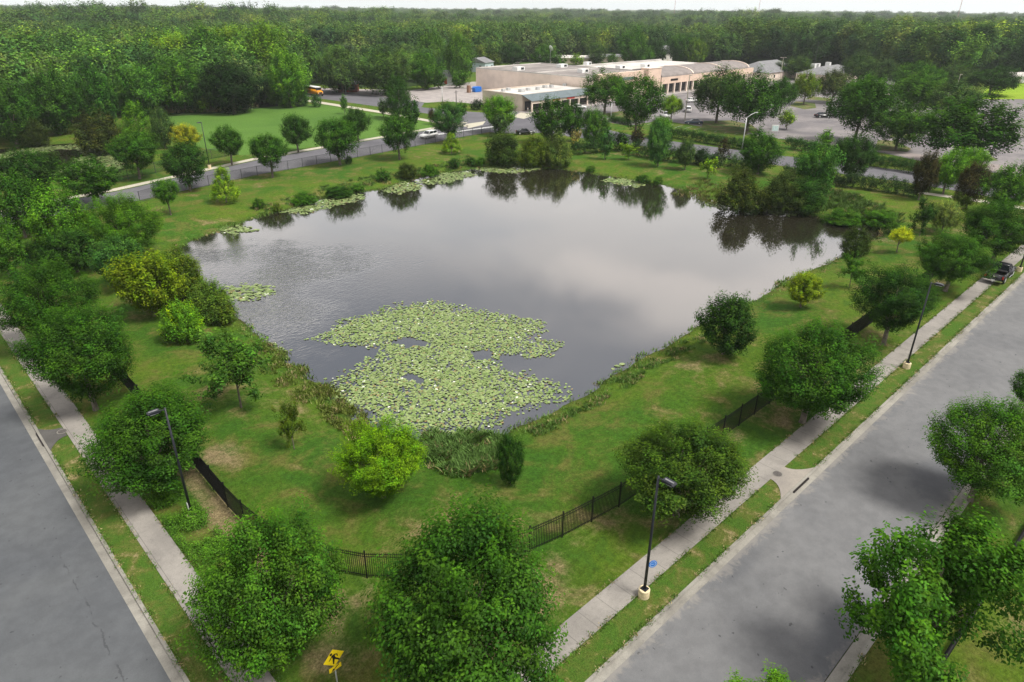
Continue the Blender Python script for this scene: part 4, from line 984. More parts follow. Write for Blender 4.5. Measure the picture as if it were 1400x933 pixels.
for i, (pp, lab, dn) in enumerate((
 ([(298,396),(330,387),(377,392),(380,403),(345,413),(308,411)], 'oval raft of lily pads off the left bank', 9),
 ([(283,318),(300,308),(332,307),(356,315),(322,322)], 'small lily pad raft at the upper left pond bank', 9),
 ([(380,291),(420,278),(470,267),(502,265),(500,273),(450,286),(415,294)], 'long strip of lily pads along the left far bank', 9),
 ([(518,262),(545,249),(574,249),(578,259),(545,267)], 'short lily pad raft left of the long dark bushes on the far bank', 9),
 ([(568,249),(600,237),(648,234),(652,241),(615,251),(588,254)], 'pointed lily pad raft before the far bank clump', 9),
 ([(650,232),(665,223),(700,221),(737,225),(741,233),(705,238),(668,237)], 'lily pad raft right below the far bank clump', 9),
 ([(820,247),(835,243),(872,247),(888,254),(870,257),(840,252)], 'thin strip of lily pads at the far right bank', 10),
 ([(964,281),(985,271),(1007,274),(1015,281),(990,289)], 'round raft of lily pads left of the dark bushes', 10),
 ([(1023,283),(1060,281),(1098,289),(1092,297),(1055,294)], 'flat raft of lily pads under the dark bushes', 10),
 ([(1128,297),(1160,301),(1182,310),(1165,312)], 'narrow raft of lily pads at the right pond end', 9),
 ([(352,465),(372,461),(402,479),(396,489),(368,481)], 'small raft of lily pads at the left bank near the pale sapling', 10),
 ([(826,504),(840,497),(852,499),(836,509)], 'tiny raft of lily pads at the right bank', 10))):
    pads('lily_pads', pp, lab, 20+i, dn, (0.14, 0.30) if i not in (10,) else (0.10, 0.2), (), 0.9, 0.5)
pads('lily_pads', [(-60,250),(-60,215),(0,210),(45,201),(100,198),(150,205),(168,217),(170,230),(150,238),(118,236),(60,244),(0,250)], 'lily pads round the black water of the marsh pond', 77, 5.0, (0.2, 0.42), ([(56,211),(80,205),(104,205),(118,213),(104,217),(92,228),(78,238),(64,232)], [(-40,228),(-20,218),(14,217),(20,226),(0,240)], [(124,220),(136,219),(141,225),(130,226)]), 1.2, 0.9, 0.55)

# ---------------------------------------------------------------- weeds and reeds at the water's edge, ground cover
def blades(name, ctr, hgt, label, cat, seed, nb=9, col=(1, 1, 1), spread=0.16, width=0.032, dry=0.12):
    rg = np.random.default_rng(seed); n = len(ctr)*nb
    p = np.repeat(ctr, nb, 0)+np.column_stack([rg.normal(size=(n, 2))*spread, np.zeros(n)]); h = np.repeat(hgt, nb)*(0.5+0.6*rg.random(n))
    th = rg.random(n)*6.283; lean = 0.2+rg.random(n)*0.9; dx, dy = np.cos(th), np.sin(th); w_ = width*(0.6+0.8*rg.random(n))
    A = p+np.column_stack([-dy*w_, dx*w_, np.zeros(n)]); B = p+np.column_stack([dy*w_, -dx*w_, np.zeros(n)])
    M = p+np.column_stack([dx*h*lean*.35, dy*h*lean*.35, h*.6]); T_ = p+np.column_stack([dx*h*lean, dy*h*lean, h])
    wm = np.column_stack([-dy*w_*.8, dx*w_*.8, np.zeros(n)])
    V = np.stack([A, B, M-wm, T_, M+wm], 1).reshape(-1, 3)
    tb = np.repeat(0.75+0.5*rg.random(len(ctr)), nb)[:, None]*(0.8+0.4*rg.random((n, 1))); c = np.tile(np.array(col)*2.0, (n, 1))*tb
    dr = np.repeat(rg.random(len(ctr)) < dry*0.5, nb); c[dr] = np.array([0.40, 0.33, 0.17])*tb[dr]
    me = np_mesh(name, V, np.arange(n*5).reshape(-1, 5), {'tint': ('FLOAT_COLOR', np.repeat(np.column_stack([c, np.ones(n)]), 5, 0))})
    o = link(name, me, None, M_WEED); o.color = (1, 1, 1, 1); return tag(o, label, cat, None, 'stuff')
def along(poly, step, rg):
    q = []
    for i in range(len(poly)):
        a, b = np.array(poly[i]), np.array(poly[(i+1) % len(poly)]); L = np.linalg.norm(b-a); nn = np.array([(b-a)[1], -(b-a)[0]])/max(L, 1e-6)
        for k in range(max(1, int(L/step))): q.append(np.append(a+(b-a)*rg.random(), [0])+np.append(nn, 0)*0)
    return np.array(q)
rg = np.random.default_rng(9)
B = along(POND, 0.055, rg); B[:, :2] += rg.normal(size=(len(B), 2))*0.75
z, d = ground_z(B[:, :2]); keepm = (d > -0.15) & (d < 2.4) & (rg.random(len(B)) < 0.35+0.65*(wob(B[:, :2], 3.0, 1.0, 4) > -0.1)); B = B[keepm]; B[:, 2] = z[keepm]-0.03
pxs = np.array([PX(*q) for q in B])
hh = 0.12+0.16*rg.random(len(B))+0.18*(wob(B[:, :2], 2.5, 1, 8) > 0.3)
blades('shore_grass', B, hh, 'rough grass and weeds fringing the pond bank', 'weeds', 1, 8, (0.070, 0.125, 0.024), dry=0.16, spread=0.18)
# tall reeds at the near corner, right bank and far bank
def reed_field(px_poly, n, hgt, seed, col, label, cat='reeds', dry=0.1, nb=13, width=0.030):
    rg = np.random.default_rng(seed); poly = poly_px(px_poly, -0.6); a = np.array(poly); lo, hi = a.min(0), a.max(0)
    P = lo+(hi-lo)*rg.random((n*3, 2)); P = P[(pdist(P, poly)+wob(P, 1.5, 0.8, seed) < 0) & (wob(P, 1.1, 1.0, seed+2) > -0.25)][:n]; z, d = ground_z(P)
    blades('reeds', np.column_stack([P, np.maximum(z, WZ-0.2)-0.02]), hgt*(0.6+0.6*rg.random(len(P))), label, cat, seed, nb, col, dry=dry, width=width)
reed_field([(575,610),(585,588),(640,585),(680,592),(690,612),(668,650),(610,655),(580,640)], 800, 0.62, 31, (0.085, 0.150, 0.040), 'tall green reeds at the near pond corner right of the yellow-green tree', dry=0.12)
reed_field([(430,530),(452,520),(505,572),(520,600),(480,600),(440,570)], 300, 0.40, 32, (0.090, 0.115, 0.024), 'olive weeds on the near left bank above the yellow-green tree', dry=0.3)
reed_field([(345,470),(375,462),(440,525),(450,560),(400,545),(350,500)], 280, 0.36, 36, (0.085, 0.120, 0.022), 'olive tall grass on the left bank beside the small lily raft', dry=0.25)
reed_field([(720,592),(800,548),(860,508),(930,470),(1000,432),(1010,440),(940,482),(870,520),(805,562),(725,604)], 420, 0.30, 33, (0.060, 0.110, 0.024), 'tall rough grass along the right pond bank', dry=0.25, nb=12)
reed_field([(1080,270),(1130,290),(1190,310),(1215,322),(1235,306),(1200,286),(1130,262)], 420, 0.9, 34, (0.075, 0.125, 0.035), 'light reeds at the right end of the far bank', dry=0.25)
reed_field([(920,262),(985,280),(1000,262),(960,250)], 160, 0.6, 35, (0.110, 0.140, 0.035), 'yellowish tall grass on the far bank', dry=0.4)
reed_field([(350,292),(470,262),(560,244),(640,228),(640,218),(540,238),(440,260),(345,284)], 600, 0.45, 37, (0.060, 0.105, 0.026), 'weedy fringe along the far left bank', dry=0.2)
reed_field([(228,158),(300,156),(352,150),(352,146),(300,150),(228,152)], 260, 1.2, 38, (0.16, 0.15, 0.08), 'dry tall grass between the wood and the mown field', dry=0.6, width=0.06)
rg = np.random.default_rng(88); E_ = []
for (xa, ya, xb, yb, n) in ((13, 15.0, 100, 15.0, 900), (13, 13.52, 100, 13.52, 900), (14, 16.57, 100, 16.57, 900), (5.8, 22, 5.8, 80, 560), (4.4, 22, 4.4, 80, 560), (7.37, 22, 7.37, 80, 560), (18, 4.8, 60, 4.8, 400)):
    k = rg.random(n); P_ = np.column_stack([xa+(xb-xa)*k, ya+(yb-ya)*k]); P_ += rg.normal(size=P_.shape)*0.05
    ok = (wob(P_, 1.3, 1, 5) > -0.3) & ~((np.abs(P_[:, 0]-40.3) < 2.8) & (P_[:, 1] < 15.3) & (P_[:, 1] > 13)) & ~((np.abs(P_[:, 1]-54.6) < 2.5) & (P_[:, 0] < 5.9)); E_.append(P_[ok])
E_ = np.concatenate(E_); blades('edge_grass', np.column_stack([E_, np.zeros(len(E_))]), 0.05+0.07*rg.random(len(E_)), 'ragged grass creeping over the sidewalk and kerb edges', 'grass', 6, 10, (0.050, 0.095, 0.016), spread=0.09, width=0.022, dry=0.4)
def groundcover(name, x0, x1, y0, y1, n, seed, label, col):
    rg = np.random.default_rng(seed); P = np.column_stack([x0+(x1-x0)*rg.random(n), y0+(y1-y0)*rg.random(n)])
    ok = wob(P, 1.2, 1.0, seed) > -0.35*np.clip((P[:, 0]-x0)/(x1-x0)*-2+1.6, -1, 1.4); P = P[ok]
    c = np.column_stack([P, 0.10+0.22*rg.random(len(P))]); d = unit(rg.normal(size=c.shape)*0.4+np.array([0, 0, 1]))
    tb = (0.75+0.5*rg.random(len(P)))[:, None]*np.array([1, 1, 1])
    V, F, T = leafcloud(rg, c, d, 22, 0.16, 0.045, tb); V[:, 2] = np.maximum(V[:, 2], 0.01)
    me = np_mesh(name, V, F, {'tint': ('FLOAT_COLOR', T)}); o = link(name, me, None, M_LEAF); o.color = (*col, 1); tag(o, label, 'ground cover', None, 'stuff')
groundcover('ground_cover', 7.5, 9.7, 25.5, 48.5, 2600, 4, 'lush low ground cover between the left sidewalk and the lamp', (0.060, 0.150, 0.016))

# ---------------------------------------------------------------- fences
def fence_line(pts, step):
    out = []; carry = 0; P = [Vector((x, y, 0)) for x, y in pts]; q = [P[0]]
    L = [0]
    for i in range(1, len(P)): L.append(L[-1]+(P[i]-P[i-1]).length)
    n = int(L[-1]/step)
    for k in range(n+1):
        s = k*step; i = max(j for j in range(len(L)) if L[j] <= s+1e-9); i = min(i, len(P)-2)
        out.append(P[i].lerp(P[i+1], (s-L[i])/(L[i+1]-L[i])))
    return out
def picket_fence(pts, label):
    nodes = fence_line(pts, 2.4); e = empty('picket_fence', nodes[0].x, nodes[0].y); tag(e, label, 'fence'); o0 = nodes[0]
    for i, p in enumerate(nodes):
        z = gz(p.x, p.y); b = MB().box((0, 0, 0.98), (0.065, 0.065, 2.0)); b.box((0, 0, 1.99), (0.09, 0.09, 0.03))
        c = b.build('post', M_FENCE, e); c.location = (p.x-o0.x, p.y-o0.y, z)
        if i < len(nodes)-1:
            q = nodes[i+1]; d = q-p; L = d.length; a = math.atan2(d.y, d.x); mb = MB(); dz = gz(q.x, q.y)-z
            for h in (0.22, 1.58, 1.76): mb.box((L/2, 0, h+dz/2), (L-0.06, 0.030, 0.035))
            k = int(L/0.115)
            for j in range(1, k): mb.box((L*j/k, 0, 0.97+dz*j/k), (0.026, 0.026, 1.78))
            c = mb.build('picket_panel', M_FENCE, e); c.location = (p.x-o0.x, p.y-o0.y, z); c.rotation_euler = (0, 0, a)
    return e
corner = [(11.3, 76), (11.3, 60), (11.2, 45), (11.0, 36), (11.4, 32.3), (12.3, 29.3), (13.7, 26.8), (15.6, 24.8), (18.5, 22.9), (22.9, 21.2), (29, 20.35), (41, 19.95), (52, 19.9), (65.5, 20.4), (90, 20.6), (118, 20.6)]
picket_fence(corner, 'black metal picket fence round the near sides of the pond lawn')
# chain link fences: thin wires woven in the material of real panels
m, t, o = newmat('chain_link'); 
tp = N(t, 'ShaderNodeBsdfTransparent'); dfm = N(t, 'ShaderNodeBsdfDiffuse'); dfm.inputs[0].default_value = (0.11, 0.11, 0.115, 1); mx = N(t, 'ShaderNodeMixShader'); mx.inputs[0].default_value = 0.42
cxy = coords(t, 'Object'); sx = N(t, 'ShaderNodeSeparateXYZ'); t.links.new(cxy, sx.inputs[0])
a_ = mth(t, 'ABSOLUTE', mth(t, 'SUBTRACT', mth(t, 'FRACT', mth(t, 'MULTIPLY', mth(t, 'ADD', sx.outputs[0], sx.outputs[2]), 12)), 0.5)); b_ = mth(t, 'ABSOLUTE', mth(t, 'SUBTRACT', mth(t, 'FRACT', mth(t, 'MULTIPLY', mth(t, 'SUBTRACT', sx.outputs[0], sx.outputs[2]), 12)), 0.5))
t.links.new(mth(t, 'LESS_THAN', mth(t, 'MINIMUM', a_, b_), 0.085), mx.inputs[0])
t.links.new(tp.outputs[0], mx.inputs[1]); t.links.new(dfm.outputs[0], mx.inputs[2]); t.links.new(mx.outputs[0], o.inputs[0]); M_CHAIN = m
M_CHAINPOST = worn('dark_fence_post', (0.05, 0.052, 0.055), 0.6)
def chain_fence(pts, label, h=1.8, mat=None, step=3.4):
    nodes = fence_line(pts, step); e = empty('chain_link_fence', nodes[0].x, nodes[0].y); tag(e, label, 'fence'); o0 = nodes[0]
    for i, p in enumerate(nodes):
        c = MB().tube([(0, 0, 0), (0, 0, h+0.05)], 0.05, 6).build('post', M_CHAINPOST, e); c.location = p-o0
        if i < len(nodes)-1:
            q = nodes[i+1]; d = q-p; L = d.length; a = math.atan2(d.y, d.x)
            mb = MB().quad((0, 0, 0.03), (L, 0, 0.03), (L, 0, h), (0, 0, h)); c = mb.build('mesh_panel', mat or M_CHAIN, e); c.location = p-o0; c.rotation_euler = (0, 0, a)
            c = MB().tube([(0, 0, h), (L, 0, h)], 0.028, 5).build('top_rail', M_CHAINPOST, e); c.location = p-o0; c.rotation_euler = (0, 0, a)
chain_fence([G(192,277), G(230,266), G(350,241), G(430,226), G(510,212), G(640,186.5), G(672,180.5)], 'grey chain-link fence between the pond lawn and the street behind')
m, t, o = newmat('green_mesh'); tp = N(t, 'ShaderNodeBsdfTransparent'); dfm = N(t, 'ShaderNodeBsdfDiffuse'); dfm.inputs[0].default_value = (0.02, 0.055, 0.03, 1); mx = N(t, 'ShaderNodeMixShader')
sx = N(t, 'ShaderNodeSeparateXYZ'); t.links.new(coords(t), sx.inputs[0])
t.links.new(mth(t, 'LESS_THAN', mth(t, 'FRACT', mth(t, 'MULTIPLY', sx.outputs[0], 9)), 0.42), mx.inputs[0]); t.links.new(tp.outputs[0], mx.inputs[1]); t.links.new(dfm.outputs[0], mx.inputs[2]); t.links.new(mx.outputs[0], o.inputs[0])
chain_fence([G(156,250), G(200,240), G(250,228), G(286,218), G(338,210)], 'dark green mesh fence between the marsh and the street behind the pond', 2.0, m, 3.0)
# hedges: one clipped body of leaves each
def hedge(pts, h, wd, label, col, seed, ragged=0.15):
    rg = np.random.default_rng(seed); nodes = [Vector((x, y, 0)) for x, y in pts]; L = sum((nodes[i+1]-nodes[i]).length for i in range(len(nodes)-1)); n = int(L*34)
    seg = fence_line(pts, L/400 if L > 0 else 1); C_ = []
    for k in range(n):
        i = rg.integers(0, len(seg)-1); p = seg[i].lerp(seg[i+1], rg.random()); dr = (seg[i+1]-seg[i]).normalized(); s = rg.uniform(-1, 1)
        hh = h*(1+ragged*math.sin(i*0.21+seed)+ragged*0.7*math.sin(i*0.067)); zt = rg.random()**0.55*hh
        C_.append((p.x-dr.y*s*wd/2, p.y+dr.x*s*wd/2, zt))
    C_ = np.array(C_); d = unit(rg.normal(size=C_.shape)*0.5+np.array([0, 0, 0.8])); tb = (0.75+0.5*rg.random(n))[:, None]*np.ones(3)
    V, F, T = leafcloud(rg, C_, d, 34, 0.24, 0.085, tb); V[:, 2] = np.maximum(V[:, 2], 0.0)
    me = np_mesh('hedge', V-np.array([pts[0][0], pts[0][1], 0]), F, {'tint': ('FLOAT_COLOR', T)}); o = link('hedge', me, None, M_LEAF); o.location = (pts[0][0], pts[0][1], 0); o.color = (*col, 1); tag(o, label, 'hedge')
hedge([G(905,186), G(960,195), G(1018,205), G(1060,211)], 2.2, 2.2, 'long clipped hedge between the parking lot and the back street, left stretch', (0.022, 0.060, 0.014), 1, 0.05)
hedge([G(1074,202), G(1110,209), G(1198,229), G(1262,240), G(1340,252), G(1420,266)], 2.3, 2.4, 'long clipped hedge between the parking lot and the back street, right stretch', (0.030, 0.080, 0.016), 2, 0.05)
hedge([G(834,166), G(862,172)], 1.4, 2, 'short low hedge at the shop end of the parking lot', (0.028, 0.070, 0.016), 8, 0.1)
hedge([G(780,212), G(835,208)], 2.6, 2.6, 'rough dark hedge behind the far bank clump', (0.028, 0.070, 0.018), 3, 0.2)
hedge([G(862,211), G(905,220), G(960,226), G(985,232)], 2.6, 3.0, 'rough dark hedge along the far lawn, middle stretch', (0.022, 0.052, 0.016), 4, 0.2)
hedge([G(996,226), G(1040,238)], 1.8, 2.6, 'lighter hedge behind the reddish cone tree', (0.040, 0.090, 0.022), 5, 0.2)
hedge([G(1068,244), G(1140,254), G(1190,260), G(1225,265), G(1262,272)], 2.3, 2.4, 'dark hedge with bare stems along the far lawn, right stretch', (0.026, 0.056, 0.018), 6, 0.15)

# ---------------------------------------------------------------- lamps
M_GREYMETAL = worn('dull_grey_metal', (0.20, 0.20, 0.21), 0.6)
def street_lamp(x, y, ang, label, h=8.3, base=0.78, group=None):
    e = empty('street_lamp', x, y, gz(x, y) if base else 0, ang); tag(e, label, 'street lamp', group)
    if base:
        MB().tube([(0, 0, -0.05), (0, 0, base-0.03), (0, 0, base)], [0.31, 0.31, 0.28], 20).build('concrete_base', M_TAN, e, False)
    mb = MB().box((0, 0, base+0.015), (0.36, 0.36, 0.03))
    for sx_ in (-1, 1):
        for sy_ in (-1, 1): mb.tube([(sx_*.13, sy_*.13, base), (sx_*.13, sy_*.13, base+.09)], .018, 6)
    mb.build('base_plate', M_BLACK, e)
    MB().tube([(0, 0, base), (0, 0, h)], [0.085, 0.058], 10).build('pole', M_BLACK, e, True)
    MB().tube([(0, 0, h-0.12), (0.35, 0, h-0.03)], 0.035, 8).build('arm', M_BLACK, e)
    hd = MB().prism([(0.28, h-0.10), (0.98, h-0.06), (0.98, h-0.01), (0.85, h+0.05), (0.35, h+0.06), (0.28, h+0.0)], -0.19, 0.19).build('lamp_head', M_BLACK, e, False, 0.012)
    MB().box((0.64, 0, h+0.056), (0.5, 0.10, 0.03)).build('heat_sink', M_GREYMETAL, hd); MB().box((0.62, 0, h-0.105), (0.5, 0.28, 0.03)).build('lens', M_LENS, hd)
    return e
L1 = G(880, 815); street_lamp(*L1, R_(-90), 'black street lamp on a tan base carrying a blue oval sign', 8.35)
L2 = G(262, 704); e = street_lamp(*L2, R_(180), 'black street lamp on the left street, rising before the rounded tree', 7.9, 0.05)
MB().box((0.10, 0.0, 0.75), (0.02, 0.22, 0.5)).build('number_plate', M_WHITE, e)
street_lamp(*G(1239, 503), R_(-90), 'black street lamp on a tan base beside the dark ball-shaped tree', 8.5)
street_lamp(*G(1393, 371), R_(-90), 'black street lamp just ahead of the parked pickup', 8.5)
street_lamp(*G(287, 231), R_(200), 'black street lamp on a tan base behind the pond', 8.9)
# blue oval sign on the first lamp
e = empty('oval_sign', L1[0], L1[1], 2.25, R_(-30)); tag(e, 'blue oval sign strapped to the lamp post', 'sign')
def oval(rx, rz, y, n=24, x0=0.0): return [(x0+rx*math.cos(2*math.pi*i/n), y, rz*math.sin(2*math.pi*i/n)) for i in range(n)]
mb = MB(); A, B_ = oval(.24, .24, -.012, x0=.31), oval(.24, .24, .012, x0=.31); b = len(mb.v); mb.v += A+B_; n = 24
mb.f += [list(range(n)), list(range(n, 2*n))[::-1]]+[[i, (i+1) % n, n+(i+1) % n, n+i] for i in range(n)]; mb.build('sign_plate', M_BLUE, e)
M_PALEBLUE = worn('pale_blue_paint', (0.45, 0.62, 0.85), 0.5); mb = MB()
for y_ in (-.016, .016):
    A, B_ = oval(.19, .19, y_, x0=.31), oval(.155, .155, y_, x0=.31); b = len(mb.v); mb.v += A+B_; mb.f += [[b+i, b+(i+1) % n, b+n+(i+1) % n, b+n+i] for i in range(n)]
    mb.box((0.31, y_, 0), (0.20, 0.004, 0.028))
mb.build('oval_ring', M_PALEBLUE, e); MB().box((0.05, 0, 0.0), (0.10, 0.02, 0.10)).build('bracket', M_BLACK, e)
# a low black rail on the grass across the right street
a, b = G(1255, 960), G(1410, 714); e = empty('low_rail', *a); tag(e, 'thin black rail in the grass passing behind the open bottom right tree', 'rail')
d = Vector((b[0]-a[0], b[1]-a[1], 0)); L = d.length
MB().tube([(0, 0, .35), (d.x, d.y, .35)], .11, 8).build('rail', M_FENCE, e, True)
for k in range(7): MB().tube([(d.x*k/6, d.y*k/6, -.02), (d.x*k/6, d.y*k/6, .33)], .05, 6).build('post', M_BLACK, e)
def cobra(px, py, top, ang, label, arm=2.6, group='silver street lights beyond the pond'):
    x, y = G(px, py); k = math.hypot(x, y); z = H-(H)*1.0
    zz = min(np.arange(4, 14, .1), key=lambda q: abs(PX(x, y, q)[1]-top)); e = empty('street_light', x, y, 0, ang); tag(e, label, 'street light', group)
    MB().tube([(0, 0, 0), (0, 0, zz-1.0)], [.13, .09], 8).build('pole', M_SILVER, e, True)
    MB().tube([(0, 0, zz-1.0), (arm*.5, 0, zz-.35), (arm, 0, zz)], .07, 6).build('arm', M_SILVER, e, True)
    MB().box((arm+.3, 0, zz-.02), (.8, .3, .18)).build('lamp_head', M_SILVER, e, False, .03)
VA = lambda deg: R_(90-44-deg)   # heading measured clockwise from the view direction -> world angle
cobra(473,128,101,VA(-90),'silver street light pointing left beside the school bus')
cobra(516,130,104,VA(90),'silver street light arching over the concrete yard')
cobra(605,143,115,VA(90),'silver street light before the tan shop wall')
cobra(835,165,136,VA(80),'silver street light before the shop columns')
cobra(1014,207,155,VA(60),'silver street light standing at the hedge by the far lawn')
def park_lamp(px, py, top, label, tee=True, M=None):
    x, y = G(px, py); zz = min(np.arange(3, 20, .1), key=lambda q: abs(PX(x, y, q)[1]-top)); e = empty('parking_lamp', x, y, 0, VA(90)); tag(e, label, 'parking lamp')
    MB().tube([(0, 0, 0), (0, 0, zz)], [.15, .10], 8).build('pole', M_TANPOLE, e)
    if tee:
        MB().box((0, 0, zz), (2.0, .08, .08)).build('cross_arm', M_TANPOLE, e)
        for s_ in (-1, 1): MB().box((s_*1.0, 0, zz), (.75, .45, .2)).build('lamp_head', M_TANPOLE, e, False, .02)
    else: MB().box((.3, 0, zz), (.8, .4, .2)).build('lamp_head', M_TANPOLE, e, False, .02)
M_TANPOLE = worn('tan_pole_paint', (0.50, 0.46, 0.38), 0.6)
park_lamp(936,166,103,'slim pale parking lamp beside the small lime-topped tree', False)
park_lamp(1066,110,79,'pale twin parking lamp in front of the grey-roofed shop')
park_lamp(1104,122,98,'short pale parking lamp behind the yellow-green tree', False)
park_lamp(1198,176,129,'pale twin parking lamp over the forked tree, right side of the lot')
park_lamp(1306,128,102,'pale parking lamp far back on the right of the lot', False)
park_lamp(1349,196,186,'short pale lamp post before the biggest lot tree', False)
def pole_thin(px, py, top, label, cat='utility pole', r=.14):
    x, y = G(px, py); zz = min(np.arange(3, 30, .1), key=lambda q: abs(PX(x, y, q)[1]-top)); e = empty('utility_pole', x, y); tag(e, label, cat)
    MB().tube([(0, 0, 0), (0, 0, zz)], [r, r*.7], 8).build('pole', M_CHAINPOST, e); MB().box((0, 0, zz-.5), (1.6, .1, .1)).build('cross_arm', M_CHAINPOST, e)
pole_thin(624,146,124,'dark utility pole at the corner of the concrete yard')
pole_thin(1112,96,56,'tall utility pole in front of the pine wood')

# ---------------------------------------------------------------- pedestrian sign
x, y = G(456.5, 901, 2.35); e = empty('crossing_sign', x, y, 0, 0); tag(e, 'yellow diamond sign with a black walking figure and an arrow plate', 'sign')
MB().box((0, 0.03, 1.42), (0.06, 0.03, 2.9)).build('post', M_SILVER, e)
def slab(pts, y0, y1, mat, name, par):
    mb = MB(); n = len(pts); mb.v += [(px, y0, pz) for px, pz in pts]+[(px, y1, pz) for px, pz in pts]
    mb.f += [list(range(n)), list(range(n, 2*n))[::-1]]+[[i, (i+1) % n, n+(i+1) % n, n+i] for i in range(n)]; return mb.build(name, mat, par)
S = 0.53; zc_ = 2.42
dm = slab([(0, zc_-S), (S, zc_), (0, zc_+S), (-S, zc_)], -0.004, 0.004, M_YSIGN, 'diamond_plate', e)
def ln(a, b, w0, w1): 
    d = Vector((b[0]-a[0], b[1]-a[1])).normalized(); nn = Vector((-d.y, d.x)); return [(a[0]-nn.x*w0, a[1]-nn.y*w0), (b[0]-nn.x*w1, b[1]-nn.y*w1), (b[0]+nn.x*w1, b[1]+nn.y*w1), (a[0]+nn.x*w0, a[1]+nn.y*w0)]
mb = MB()
FS = 1.25
def flat(pts): mb.quad(*[(px*FS, -0.008-0.0006*len(mb.f), pz*FS+zc_) for px, pz in pts])
flat([(-0.09+.058*math.cos(i*.524), .235+.058*math.sin(i*.524)) for i in range(12)])
flat(ln((-0.02,.17),(0.01,-.04),.066,.052)); flat(ln((-0.01,-.01),(-.04,-.29),.044,.026)); flat(ln((0.02,-.02),(.13,-.14),.044,.030)); flat(ln((.12,-.12),(.20,-.24),.030,.026))
flat(ln((-0.03,.16),(-.15,.02),.026,.020)); flat(ln((-.14,.03),(-.20,-.03),.020,.014)); flat(ln((0.02,.16),(.14,.10),.026,.020)); flat(ln((.13,.12),(.15,-.01),.020,.016))
mb.build('walking_figure', M_SIGNBLACK, dm)
pl = slab([(-.31, 1.63), (.31, 1.63), (.31, 1.90), (-.31, 1.90)], -0.004, 0.004, M_YSIGN, 'arrow_plate', e)
mb = MB(); zc_ = 1.765; FS = 1.2
flat(ln((.16,.09),(-.05,-.03),.022,.022)); flat([(-.16,-.095),(-.02,-.085),(-.09,.035)])
mb.build('arrow', M_SIGNBLACK, pl)

# ---------------------------------------------------------------- vehicles
def wheels(e, xs, w_, r, rim=None):
    for x in xs:
        for s in (-1, 1):
            y0 = s*(w_/2-0.20); y1 = s*(w_/2+0.01)
            wh = MB().tube([(x, y0, r), (x, y1, r)], r, 18).build('tyre', M_RUBBER, e); MB().tube([(x, y1-s*.02, r), (x, y1+s*.012, r)], r*.62, 14).build('rim', rim or M_SILVER, wh)
def frustum(mb, x0, x1, w0, z0, X0, X1, W1, z1):
    b = len(mb.v); mb.v += [(x0,-w0/2,z0),(x1,-w0/2,z0),(x1,w0/2,z0),(x0,w0/2,z0),(X0,-W1/2,z1),(X1,-W1/2,z1),(X1,W1/2,z1),(X0,W1/2,z1)]
    for q in ((3,2,1,0),(4,5,6,7),(0,1,5,4),(1,2,6,5),(2,3,7,6),(3,0,4,7)): mb.f.append([b+i for i in q])
def car(kind, x, y, ang, paint, label, cat, z=0.0, L=4.6, W=1.85):
    e = empty({'sedan': 'parked_car', 'suv': 'car', 'truck': 'pickup_truck'}[kind], x, y, z, ang); tag(e, label, cat); h = L/2
    if kind == 'sedan':
        prof = [(-h, .35), (-h+.05, .28), (h-.05, .28), (h, .4), (h-.05, .68), (h-.5, .80), (h*.42, .92), (-h*.55, .98), (-h+.1, .95), (-h, .75)]; g = (-h*.72, h*.42, .92, -h*.40, h*.10, 1.42)
    else:
        prof = [(-h, .40), (-h+.05, .32), (h-.05, .32), (h, .5), (h-.04, .85), (h-.35, 1.0), (h*.40, 1.10), (-h+.02, 1.12), (-h, .9)]; g = (-h+.03, h*.42, 1.10, -h+.32, h*.12, 1.68)
    MB().prism(prof, -W/2, W/2).build('body', paint, e, True, .07)
    mb = MB(); frustum(mb, g[0], g[1], W*.93, g[2], g[3], g[4], W*.74, g[5]); mb.build('windows', M_GLASS, e, False, .03)
    mb = MB(); frustum(mb, g[3]-.05, g[4]+.06, W*.77, g[5]-.03, g[3]+.05, g[4]-.05, W*.70, g[5]+.05); mb.build('roof', paint, e, True, .02)
    mb = MB()
    for s in (-1, 1):
        for xb, xt in ((g[0], g[3]), (g[1], g[4]), ((g[0]+g[1])/2-.1, (g[3]+g[4])/2-.05)):
            mb.tube([(xb, s*W*.465, g[2]-.02), (xt, s*W*.375, g[5])], .045, 5)
    mb.build('pillars', paint, e)
    wheels(e, (h*.62, -h*.60), W, .34)
    for s in (-1, 1):
        MB().box((h-.04, s*W*.36, .70), (.14, .34, .16)).build('headlight', M_LENS, e, False, .02); MB().box((-h+.03, s*W*.38, .84), (.12, .26, .18)).build('taillight', M_RED, e, False, .02)
        MB().box((g[1]-.25, s*(W/2+.08), g[2]+.05), (.12, .18, .14)).build('mirror', paint, e, False, .02)
    MB().box((h-.01, 0, .5), (.06, W*.6, .16)).build('grille', M_GLASS, e); return e
